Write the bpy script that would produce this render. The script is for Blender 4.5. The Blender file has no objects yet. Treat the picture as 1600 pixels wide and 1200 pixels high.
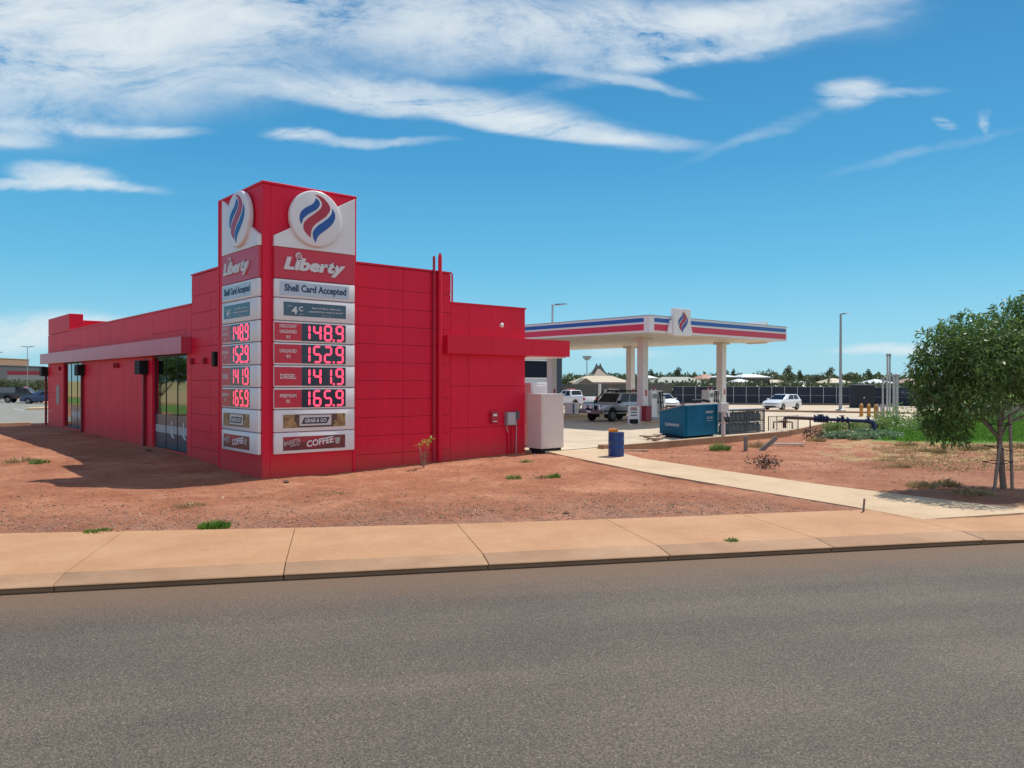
import bpy, bmesh, math, random
import numpy as np
from mathutils import Matrix, Vector
R = math.radians
SC = bpy.context.scene
COL = SC.collection

# ------------------------------------------------------------------ camera
CAM = Vector((0, 0, 2.6))
YAW, PITCH, ROLL = R(49.407), R(-0.15475), R(0.1196)
fw = Vector((math.cos(YAW), math.sin(YAW), 0)); rt = Vector((math.sin(YAW), -math.cos(YAW), 0)); up = Vector((0, 0, 1))
F2 = fw * math.cos(PITCH) + up * math.sin(PITCH); U2 = up * math.cos(PITCH) - fw * math.sin(PITCH)
R3 = rt * math.cos(ROLL) + U2 * math.sin(ROLL); U3 = U2 * math.cos(ROLL) - rt * math.sin(ROLL)
cd = bpy.data.cameras.new('camera'); co = bpy.data.objects.new('camera', cd); COL.objects.link(co)
cd.sensor_width = 36; cd.lens = 36 * 1231.13 / 1600; cd.clip_end = 8000; cd.clip_start = .1
co.matrix_world = Matrix(((R3.x, U3.x, -F2.x, CAM.x), (R3.y, U3.y, -F2.y, CAM.y), (R3.z, U3.z, -F2.z, CAM.z), (0, 0, 0, 1)))
SC.camera = co
SC.render.resolution_x, SC.render.resolution_y = 1024, 768
SC.view_settings.view_transform = 'Standard'; SC.view_settings.look = 'None'
SC.view_settings.exposure = 0.15; SC.view_settings.gamma = 1.0

# ------------------------------------------------------------------ sun and sky
SUN_DIR = Vector((.636, .045, 1)).normalized()          # towards the sun
sl = bpy.data.lights.new('sun', 'SUN'); sl.energy = 4.4; sl.angle = R(.53); sl.color = (1, .95, .87)
so = bpy.data.objects.new('sun', sl); COL.objects.link(so)
so.rotation_euler = SUN_DIR.to_track_quat('Z', 'Y').to_euler()
SKY_STRENGTH = .105
SKY_GAIN = 9.0
W = bpy.data.worlds.new('World'); SC.world = W; W.use_nodes = True
def build_world():
    nt = W.node_tree; nt.nodes.clear(); N = nt.nodes.new; L = nt.links.new
    out = N('ShaderNodeOutputWorld'); bg = N('ShaderNodeBackground'); bg.inputs[1].default_value = SKY_STRENGTH
    L(bg.outputs[0], out.inputs[0])
    sky = N('ShaderNodeTexSky'); sky.sky_type = 'NISHITA'; sky.sun_disc = False
    sky.sun_elevation = math.asin(SUN_DIR.z); sky.sun_rotation = math.atan2(SUN_DIR.x, SUN_DIR.y)
    sky.altitude = 0; sky.air_density = 1.0; sky.dust_density = .4; sky.ozone_density = 2.2
    hs = N('ShaderNodeHueSaturation'); hs.inputs['Hue'].default_value = .487; hs.inputs['Saturation'].default_value = 1.32; hs.inputs['Value'].default_value = 1.12
    L(sky.outputs[0], hs.inputs['Color'])
    tc = N('ShaderNodeTexCoord')
    # clear tropical air: the sky stays cyan down to the horizon
    sz = N('ShaderNodeSeparateXYZ'); L(tc.outputs['Generated'], sz.inputs[0])
    gr = N('ShaderNodeValToRGB'); e = gr.color_ramp.elements
    for _ in range(4): e.new(.5)
    for i, (p, c) in enumerate(((0, (.33, .66, .80)), (.06, (.24, .60, .80)), (.14, (.125, .48, .745)), (.26, (.062, .335, .63)), (.45, (.035, .215, .48)), (1, (.018, .11, .30)))):
        e[i].position = p; e[i].color = (*c, 1)
    L(sz.outputs[2], gr.inputs[0])
    gs = N('ShaderNodeVectorMath'); gs.operation = 'SCALE'; L(gr.outputs[0], gs.inputs[0]); gs.inputs['Scale'].default_value = SKY_GAIN
    sm = N('ShaderNodeMix'); sm.data_type = 'RGBA'; sm.inputs['Factor'].default_value = .88; L(hs.outputs[0], sm.inputs['A']); L(gs.outputs[0], sm.inputs['B'])
    def dot(v):
        d = N('ShaderNodeVectorMath'); d.operation = 'DOT_PRODUCT'; L(tc.outputs['Generated'], d.inputs[0]); d.inputs[1].default_value = v; return d.outputs['Value']
    def mth(op, a, b=None, clamp=False):
        m = N('ShaderNodeMath'); m.operation = op; m.use_clamp = clamp
        for i, q in enumerate((a, b)):
            if q is None: continue
            if isinstance(q, (int, float)): m.inputs[i].default_value = q
            else: L(q, m.inputs[i])
        return m.outputs[0]
    # clouds lie in fixed compass directions: az/el tangents about the north-east bearing
    f = dot(fw); r = dot(rt); z = dot((0, 0, 1))
    fc = mth('MAXIMUM', f, .05)
    u = mth('DIVIDE', r, fc); v = mth('DIVIDE', z, fc)
    cb = N('ShaderNodeCombineXYZ'); L(u, cb.inputs[0]); L(v, cb.inputs[1])
    front = mth('GREATER_THAN', f, .06)
    def noise(scale, detail, rough, dist, mapsc, rot=0, loc=(0, 0, 0), vec=None):
        mp = N('ShaderNodeMapping'); mp.inputs['Scale'].default_value = mapsc; mp.inputs['Rotation'].default_value = (0, 0, rot); mp.inputs['Location'].default_value = loc
        L(vec or cb.outputs[0], mp.inputs[0])
        n = N('ShaderNodeTexNoise'); n.inputs['Scale'].default_value = scale; n.inputs['Detail'].default_value = detail
        n.inputs['Roughness'].default_value = rough; n.inputs['Distortion'].default_value = dist
        L(mp.outputs[0], n.inputs['Vector']); return n
    wn = noise(4, 5, .58, .5, (1, 2.2, 1))
    ws = N('ShaderNodeVectorMath'); ws.operation = 'SUBTRACT'; L(wn.outputs['Color'], ws.inputs[0]); ws.inputs[1].default_value = (.5, .5, .5)
    wm = N('ShaderNodeVectorMath'); wm.operation = 'MULTIPLY'; L(ws.outputs[0], wm.inputs[0]); wm.inputs[1].default_value = (.11, .045, 0)
    wa = N('ShaderNodeVectorMath'); wa.operation = 'ADD'; L(cb.outputs[0], wa.inputs[0]); L(wm.outputs[0], wa.inputs[1])
    def blob(px, py, rx, ry, rot, wgt, soft=1.0):
        mp = N('ShaderNodeMapping'); mp.vector_type = 'TEXTURE'
        mp.inputs['Location'].default_value = ((px - 800) / 1231, (597 - py) / 1231, 0); mp.inputs['Rotation'].default_value = (0, 0, R(rot))
        mp.inputs['Scale'].default_value = (rx / 1231, ry / 1231, 1)
        L(wa.outputs[0], mp.inputs[0])
        ln = N('ShaderNodeVectorMath'); ln.operation = 'LENGTH'; L(mp.outputs[0], ln.inputs[0])
        mr = N('ShaderNodeMapRange'); mr.interpolation_type = 'SMOOTHERSTEP'; mr.inputs[1].default_value = 1.25; mr.inputs[2].default_value = 1.25 - soft * 1.2
        mr.inputs[3].default_value = 0; mr.inputs[4].default_value = wgt; L(ln.outputs['Value'], mr.inputs[0]); return mr.outputs[0]
    B = [(40, 75, 330, 150, -3, .95, 1), (230, 40, 330, 135, -8, .8, 1), (560, 12, 480, 66, 0, .85, 1), (930, 50, 480, 62, 4, .95, 1), (1230, 12, 330, 34, 12, .8, 1),
         (1130, 78, 330, 17, 13, .55, 1), (1000, 100, 200, 14, 5, .5, 1), (700, 160, 300, 34, -9, .95, .9), (850, 196, 240, 22, -7, 1.05, .9), (520, 150, 200, 22, -6, .5, 1), (470, 209, 56, 11, -4, 1.0, .9), (590, 222, 130, 10, -2, .5, 1), (95, 272, 95, 20, -8, .8, 1), (60, 288, 190, 11, -2, .7, 1), (180, 292, 90, 8, -5, .5, 1),
         (1335, 146, 52, 27, 0, 1.1, .9), (1395, 150, 75, 11, 8, .4, 1), (1483, 191, 22, 8, -18, .65, .9), (1533, 190, 11, 22, -20, .6, .9), (1230, 190, 190, 13, 20, .16, 1), (1450, 232, 170, 9, 12, .12, 1),
         (100, 195, 190, 14, -3, .7, 1), (10, 215, 80, 18, 0, .6, 1), (250, 205, 110, 12, 0, .35, 1), (30, 520, 150, 40, 4, .85, 1), (150, 508, 90, 14, 4, .4, 1), (955, 550, 90, 12, 0, .6, 1), (1450, 547, 160, 11, 0, .75, 1), (960, 128, 140, 10, -7, .6, 1)]
    acc = None
    for b in B:
        o = blob(*b)
        acc = o if acc is None else mth('ADD', acc, o)
    streak = noise(2.4, 12, .68, 1.0, (1.5, 4.6, 1), R(-9), vec=wa.outputs[0])
    puff = noise(10, 10, .68, .8, (1, 2.2, 1), R(8), (3, 1, 0))
    fib = noise(26, 8, .7, 1.2, (1, 4.0, 1), R(-14), (7, 2, 0))
    tex = mth('ADD', mth('ADD', mth('MULTIPLY', streak.outputs['Fac'], 2.1), mth('MULTIPLY', puff.outputs['Fac'], .75)), mth('MULTIPLY', fib.outputs['Fac'], .3))
    den = mth('MULTIPLY', acc, mth('MAXIMUM', mth('SUBTRACT', mth('MULTIPLY', tex, 2.7), 3.2), 0))
    den = mth('SUBTRACT', 1, mth('EXPONENT', mth('MULTIPLY', den, -1.0)))
    den = mth('MULTIPLY', mth('MULTIPLY', den, front), .95)
    # unseen bright cirrus sheet, added behind the road to lift the shaded walls
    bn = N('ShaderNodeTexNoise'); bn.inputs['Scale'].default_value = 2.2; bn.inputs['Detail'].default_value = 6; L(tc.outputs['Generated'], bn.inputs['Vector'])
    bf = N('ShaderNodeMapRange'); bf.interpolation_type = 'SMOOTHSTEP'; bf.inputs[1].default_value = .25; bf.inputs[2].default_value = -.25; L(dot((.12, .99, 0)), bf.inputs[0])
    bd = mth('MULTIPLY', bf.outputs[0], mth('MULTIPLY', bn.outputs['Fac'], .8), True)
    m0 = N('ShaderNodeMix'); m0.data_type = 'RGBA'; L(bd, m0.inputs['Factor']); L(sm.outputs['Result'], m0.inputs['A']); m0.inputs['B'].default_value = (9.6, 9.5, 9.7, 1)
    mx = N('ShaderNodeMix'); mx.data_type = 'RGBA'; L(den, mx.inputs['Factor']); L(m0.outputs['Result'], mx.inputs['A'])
    mx.inputs['B'].default_value = (7.0, 7.5, 7.7, 1)
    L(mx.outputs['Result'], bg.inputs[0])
build_world()

# ------------------------------------------------------------------ materials
MATS = {}
def M(name, col, rough=.6, metal=0., var=.0, vscale=4., bump=0., bscale=40., spec=.5, emit=None, estr=0., coat=0., trans=0., var2=None):
    if name in MATS: return MATS[name]
    m = bpy.data.materials.new(name); m.use_nodes = True; MATS[name] = m
    nt = m.node_tree; b = nt.nodes['Principled BSDF']; N = nt.nodes.new; L = nt.links.new
    b.inputs['Roughness'].default_value = rough; b.inputs['Metallic'].default_value = metal
    b.inputs['Specular IOR Level'].default_value = spec; b.inputs['Coat Weight'].default_value = coat
    b.inputs['Base Color'].default_value = (*col, 1)
    tc = N('ShaderNodeTexCoord')
    if var:
        n = N('ShaderNodeTexNoise'); n.inputs['Scale'].default_value = vscale; n.inputs['Detail'].default_value = 6; n.inputs['Roughness'].default_value = .65
        L(tc.outputs['Object'], n.inputs['Vector'])
        cr = N('ShaderNodeValToRGB'); cr.color_ramp.elements[0].position = .3; cr.color_ramp.elements[1].position = .7
        lo = tuple(max(0, c * (1 - var)) for c in col); hi = var2 or tuple(min(1, c * (1 + var)) for c in col)
        cr.color_ramp.elements[0].color = (*lo, 1); cr.color_ramp.elements[1].color = (*hi, 1)
        L(n.outputs['Fac'], cr.inputs[0]); L(cr.outputs[0], b.inputs['Base Color'])
    if bump:
        n2 = N('ShaderNodeTexNoise'); n2.inputs['Scale'].default_value = bscale; n2.inputs['Detail'].default_value = 5
        L(tc.outputs['Object'], n2.inputs['Vector'])
        bp = N('ShaderNodeBump'); bp.inputs['Strength'].default_value = bump; bp.inputs['Distance'].default_value = .02
        L(n2.outputs['Fac'], bp.inputs['Height']); L(bp.outputs[0], b.inputs['Normal'])
    if emit:
        b.inputs['Emission Color'].default_value = (*emit, 1); b.inputs['Emission Strength'].default_value = estr
    return m

def leaf_mat(name, c1, c2, tr=.35):
    if name in MATS: return MATS[name]
    m = bpy.data.materials.new(name); m.use_nodes = True; MATS[name] = m
    nt = m.node_tree; nt.nodes.clear(); N = nt.nodes.new; L = nt.links.new
    out = N('ShaderNodeOutputMaterial'); g = N('ShaderNodeNewGeometry'); cr = N('ShaderNodeValToRGB')
    cr.color_ramp.elements[0].color = (*c1, 1); cr.color_ramp.elements[1].color = (*c2, 1)
    L(g.outputs['Random Per Island'], cr.inputs[0])
    d = N('ShaderNodeBsdfPrincipled'); d.inputs['Roughness'].default_value = .42; L(cr.outputs[0], d.inputs['Base Color'])
    t = N('ShaderNodeBsdfTranslucent'); L(cr.outputs[0], t.inputs[0])
    mx = N('ShaderNodeMixShader'); mx.inputs[0].default_value = tr; L(d.outputs[0], mx.inputs[1]); L(t.outputs[0], mx.inputs[2]); L(mx.outputs[0], out.inputs[0])
    return m

def mix_mat(name, build, rough=.9):
    """material from a node function build(N, L, pos) -> (colour socket, height socket or None, bump strength, bump distance)"""
    m = bpy.data.materials.new(name); m.use_nodes = True; MATS[name] = m
    nt = m.node_tree; b = nt.nodes['Principled BSDF']; N = nt.nodes.new; L = nt.links.new
    b.inputs['Roughness'].default_value = rough; b.inputs['Specular IOR Level'].default_value = .25
    g = N('ShaderNodeNewGeometry')
    c, h, s, d = build(N, L, g.outputs['Position'])
    L(c, b.inputs['Base Color'])
    if h is not None:
        bp = N('ShaderNodeBump'); bp.inputs['Strength'].default_value = s; bp.inputs['Distance'].default_value = d
        L(h, bp.inputs['Height']); L(bp.outputs[0], b.inputs['Normal'])
    return m

def nz(N, L, pos, scale, detail=6, rough=.6, dist=0., msc=None, rot=0):
    n = N('ShaderNodeTexNoise'); n.inputs['Scale'].default_value = scale; n.inputs['Detail'].default_value = detail
    n.inputs['Roughness'].default_value = rough; n.inputs['Distortion'].default_value = dist
    if msc:
        mp = N('ShaderNodeMapping'); mp.inputs['Scale'].default_value = msc; mp.inputs['Rotation'].default_value = (0, 0, rot); L(pos, mp.inputs[0]); pos = mp.outputs[0]
    L(pos, n.inputs['Vector']); return n.outputs['Fac']
def ramp(N, L, fac, stops):
    cr = N('ShaderNodeValToRGB'); e = cr.color_ramp.elements
    while len(e) < len(stops): e.new(.5)
    for i, (p, c) in enumerate(stops):
        e[i].position = p; e[i].color = (*c, 1) if len(c) == 3 else c
    L(fac, cr.inputs[0]); return cr.outputs[0]
def mixc(N, L, fac, a, b, mode='MIX'):
    mx = N('ShaderNodeMix'); mx.data_type = 'RGBA'; mx.blend_type = mode
    for k, q in (('Factor', fac), ('A', a), ('B', b)):
        if isinstance(q, (int, float)): mx.inputs[k].default_value = q
        elif isinstance(q, tuple): mx.inputs[k].default_value = (*q, 1)
        else: L(q, mx.inputs[k])
    return mx.outputs['Result']
def maths(N, L, op, a, b=None, clamp=False):
    m = N('ShaderNodeMath'); m.operation = op; m.use_clamp = clamp
    for i, q in enumerate((a, b)):
        if q is None: continue
        if isinstance(q, (int, float)): m.inputs[i].default_value = q
        else: L(q, m.inputs[i])
    return m.outputs[0]

KD = Vector((.8837, -.4681)); KN = Vector((.4681, .8837)); KS0 = 12.316     # kerb direction, inward normal, offset of the road edge

def asphalt_nodes(N, L, pos):
    big = nz(N, L, pos, .35, 4, .6)
    fine = nz(N, L, pos, 42, 4, .8)
    vor = N('ShaderNodeTexVoronoi'); vor.inputs['Scale'].default_value = 75; L(pos, vor.inputs['Vector'])
    spk = N('ShaderNodeTexVoronoi'); spk.inputs['Scale'].default_value = 64; L(pos, spk.inputs['Vector'])
    c = ramp(N, L, fine, [(.3, (.064, .053, .043)), (.5, (.125, .105, .086)), (.7, (.215, .184, .153))])
    c = mixc(N, L, .8, c, ramp(N, L, vor.outputs['Color'], [(.0, (.42, .42, .42)), (.6, (1.0, 1.0, 1.0)), (1, (1.6, 1.54, 1.46))]), 'MULTIPLY')
    c = mixc(N, L, .55, c, ramp(N, L, big, [(.3, (.78, .78, .8)), (.7, (1.2, 1.18, 1.14))]), 'MULTIPLY')
    lite = ramp(N, L, spk.outputs['Color'], [(.91, (0, 0, 0)), (.96, (1, 1, 1))])
    c = mixc(N, L, maths(N, L, 'MULTIPLY', lite, .45), c, (.48, .43, .37))
    # faint wheel tracks and red dust swept against the kerb
    d = N('ShaderNodeVectorMath'); d.operation = 'DOT_PRODUCT'; L(pos, d.inputs[0]); d.inputs[1].default_value = (KN.x, KN.y, 0)
    s = maths(N, L, 'SUBTRACT', d.outputs['Value'], KS0)
    d2 = N('ShaderNodeVectorMath'); d2.operation = 'DOT_PRODUCT'; L(pos, d2.inputs[0]); d2.inputs[1].default_value = (KD.x, KD.y, 0)
    cb = N('ShaderNodeCombineXYZ'); L(maths(N, L, 'MULTIPLY', d2.outputs['Value'], .05), cb.inputs[0]); L(maths(N, L, 'MULTIPLY', s, .75), cb.inputs[1])
    c = mixc(N, L, .8, c, ramp(N, L, nz(N, L, cb.outputs[0], 1.0, 4, .6), [(.35, (.84, .83, .83)), (.65, (1.12, 1.11, 1.09))]), 'MULTIPLY')
    c = mixc(N, L, maths(N, L, 'MULTIPLY', ramp(N, L, nz(N, L, pos, .8, 6, .75), [(.62, (0, 0, 0)), (.74, (1, 1, 1))]), .3), c, (.06, .055, .05))
    wob = maths(N, L, 'MULTIPLY', maths(N, L, 'SUBTRACT', nz(N, L, pos, 1.3, 5, .7), .5), 1.0)
    dm = N('ShaderNodeMapRange'); dm.interpolation_type = 'SMOOTHSTEP'; dm.inputs[1].default_value = -2.1; dm.inputs[2].default_value = .0
    L(maths(N, L, 'ADD', s, wob), dm.inputs[0])
    c = mixc(N, L, maths(N, L, 'MULTIPLY', dm.outputs[0], .8), c, mixc(N, L, fine, (.125, .072, .044), (.23, .143, .09)))
    h = maths(N, L, 'ADD', maths(N, L, 'MULTIPLY', fine, .6), vor.outputs['Distance'])
    return c, h, .55, .012

def ground_nodes(N, L, pos):
    at = N('ShaderNodeAttribute'); at.attribute_name = 'zone'
    sp = N('ShaderNodeSeparateColor'); L(at.outputs['Color'], sp.inputs[0])
    a = nz(N, L, pos, .45, 7, .62, .4); b = nz(N, L, pos, 6, 6, .7); f = nz(N, L, pos, 34, 5, .75)
    red = ramp(N, L, a, [(.3, (.31, .110, .056)), (.5, (.40, .165, .09)), (.7, (.54, .26, .152))])
    red = mixc(N, L, .75, red, ramp(N, L, b, [(.3, (.58, .53, .52)), (.52, (1, 1, 1)), (.7, (1.3, 1.27, 1.22))]), 'MULTIPLY')
    red = mixc(N, L, .8, red, ramp(N, L, f, [(.3, (.5, .47, .46)), (.53, (1, 1, 1)), (.72, (1.45, 1.42, 1.38))]), 'MULTIPLY')
    vor = N('ShaderNodeTexVoronoi'); vor.inputs['Scale'].default_value = 26; L(pos, vor.inputs['Vector'])
    gv = ramp(N, L, vor.outputs['Color'], [(0, (.12, .052, .032)), (.45, (.26, .125, .08)), (.8, (.40, .22, .15)), (1, (.56, .40, .31))])
    gm = maths(N, L, 'MULTIPLY', sp.outputs[2], ramp(N, L, nz(N, L, pos, .9, 6, .7), [(.38, (0, 0, 0)), (.6, (1, 1, 1))]))
    red = mixc(N, L, maths(N, L, 'MULTIPLY', gm, .8), red, gv)
    dry = ramp(N, L, b, [(.3, (.30, .19, .085)), (.6, (.47, .34, .16)), (.8, (.56, .44, .24))])
    grn = ramp(N, L, b, [(.28, (.06, .13, .022)), (.55, (.11, .235, .035)), (.75, (.2, .3, .07))])
    n2 = nz(N, L, pos, 1.1, 7, .7)
    def edge(x):
        m = N('ShaderNodeMapRange'); m.interpolation_type = 'SMOOTHSTEP'; m.inputs[1].default_value = .42; m.inputs[2].default_value = .62
        L(maths(N, L, 'ADD', maths(N, L, 'SUBTRACT', x, .5), n2), m.inputs[0]); return m.outputs[0]
    c = mixc(N, L, edge(sp.outputs[1]), red, dry)
    c = mixc(N, L, edge(sp.outputs[0]), c, grn)
    h = maths(N, L, 'ADD', maths(N, L, 'MULTIPLY', b, .8), maths(N, L, 'MULTIPLY', f, .45))
    return c, h, 1.0, .07

def concrete_nodes(c1, c2, c3, brush=0., joint=0., stain=(.30, .15, .09), oil=0.):
    def fn(N, L, pos):
        a = nz(N, L, pos, .7, 6, .65); b = nz(N, L, pos, 14, 6, .7)
        c = ramp(N, L, a, [(.3, c1), (.5, c2), (.72, c3)])
        c = mixc(N, L, .6, c, ramp(N, L, b, [(.3, (.86, .85, .84)), (.7, (1.1, 1.1, 1.09))]), 'MULTIPLY')
        if brush:
            w = nz(N, L, pos, 9, 3, .6, 0, (1, 14, 1), R(62))
            c = mixc(N, L, brush, c, ramp(N, L, w, [(.3, (.82, .81, .8)), (.7, (1.12, 1.12, 1.11))]), 'MULTIPLY')
        sp = nz(N, L, pos, 2.2, 8, .8)
        c = mixc(N, L, maths(N, L, 'MULTIPLY', ramp(N, L, sp, [(.58, (0, 0, 0)), (.70, (1, 1, 1))]), .45), c, stain)
        if oil:
            o = nz(N, L, pos, .55, 5, .75)
            c = mixc(N, L, maths(N, L, 'MULTIPLY', ramp(N, L, o, [(.6, (0, 0, 0)), (.74, (1, 1, 1))]), oil), c, (.10, .085, .07))
        if joint:
            sx = N('ShaderNodeSeparateXYZ'); L(pos, sx.inputs[0])
            for k in (0, 1):
                q = maths(N, L, 'FRACT', maths(N, L, 'DIVIDE', maths(N, L, 'ADD', sx.outputs[k], 400.0), joint))
                c = mixc(N, L, maths(N, L, 'MULTIPLY', maths(N, L, 'LESS_THAN', q, .05 / joint), .75), c, (.13, .10, .075))
        return c, b, .25, .01
    return fn
ASPH = mix_mat('asphalt', asphalt_nodes, .85)
GROUND = mix_mat('red_dirt', ground_nodes, .95)
PAVE = mix_mat('footpath_concrete', concrete_nodes((.40, .215, .112), (.455, .252, .136), (.50, .295, .168), .45), .85)
KERB = mix_mat('kerb_concrete', concrete_nodes((.285, .168, .098), (.355, .214, .127), (.415, .262, .163)), .85)
PATH = mix_mat('path_concrete', concrete_nodes((.48, .345, .215), (.535, .395, .255), (.58, .44, .30), .25), .85)
SLAB = mix_mat('forecourt_concrete', concrete_nodes((.45, .36, .255), (.53, .435, .32), (.58, .49, .375), 0, 4.2, (.33, .22, .14), .5), .8)
LOT = mix_mat('carpark_asphalt', concrete_nodes((.20, .195, .17), (.24, .235, .205), (.28, .275, .245)), .85)

def red_nodes(N, L, pos):
    a = nz(N, L, pos, .5, 5, .6); st = nz(N, L, pos, 1.0, 6, .7, 0, (5, 5, .22)); b = nz(N, L, pos, 3.5, 7, .75)
    c = ramp(N, L, a, [(.3, (.655, .0095, .042)), (.7, (.76, .012, .05))])
    c = mixc(N, L, .7, c, ramp(N, L, st, [(.3, (.88, .9, .9)), (.7, (1.07, 1.06, 1.06))]), 'MULTIPLY')
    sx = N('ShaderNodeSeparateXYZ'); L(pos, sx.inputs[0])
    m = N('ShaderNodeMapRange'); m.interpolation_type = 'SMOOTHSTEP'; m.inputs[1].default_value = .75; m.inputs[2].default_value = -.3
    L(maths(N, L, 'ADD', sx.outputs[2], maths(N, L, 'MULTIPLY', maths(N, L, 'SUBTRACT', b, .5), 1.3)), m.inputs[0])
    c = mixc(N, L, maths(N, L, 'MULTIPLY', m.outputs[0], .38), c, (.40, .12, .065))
    c = mixc(N, L, maths(N, L, 'MULTIPLY', ramp(N, L, b, [(.6, (0, 0, 0)), (.75, (1, 1, 1))]), .06), c, (.5, .3, .25))
    return c, a, .05, .02
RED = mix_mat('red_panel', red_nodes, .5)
REDD = M('red_joint', (.30, .007, .02), .7)
REDT = M('red_trim', (.68, .012, .044), .45, spec=.25)
WHITE = M('white_paint', (.78, .77, .77), .35, var=.04, vscale=3)
SIGNW = M('sign_white', (.74, .73, .75), .3, var=.03)
BLUE = M('sign_blue', (.004, .075, .33), .3)
SRED = M('sign_red', (.42, .014, .045), .3)
LRED = M('label_red', (.56, .022, .055), .32)
DK = M('black_plastic', (.014, .015, .017), .6, spec=.2)
GREY = M('grey_metal', (.32, .33, .35), .45, .3, var=.08)
STEEL = M('galvanised_steel', (.48, .49, .51), .4, .5, var=.08)
CREAM = M('cream_paint', (.66, .575, .545), .45, var=.04, vscale=2)
LEDM = M('led_red', (.6, .05, .08), .4, emit=(1, .055, .13), estr=1.6)
LEDBG = M('led_screen', (.02, .03, .055), .12, var=.4, vscale=3)
GLASS = M('reflective_glass', (.22, .275, .30), .03, 1.0)
FILM = M('window_film', (.05, .085, .12), .25)
DGLASS = M('car_glass', (.010, .014, .022), .08, spec=.4)
TYRE = M('tyre_rubber', (.018, .018, .019), .8)
RIM = M('wheel_rim', (.22, .225, .235), .35, .8)
WOOD = M('weathered_timber', (.33, .22, .15), .85, var=.3, vscale=6, bump=.4)
STAKE = M('stake_timber', (.27, .215, .185), .85, var=.25, vscale=9, bump=.4)
BARK = M('bark', (.20, .15, .12), .9, var=.3, vscale=12, bump=.6)
CHROME = M('chrome', (.7, .7, .7), .2, .9)

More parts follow.
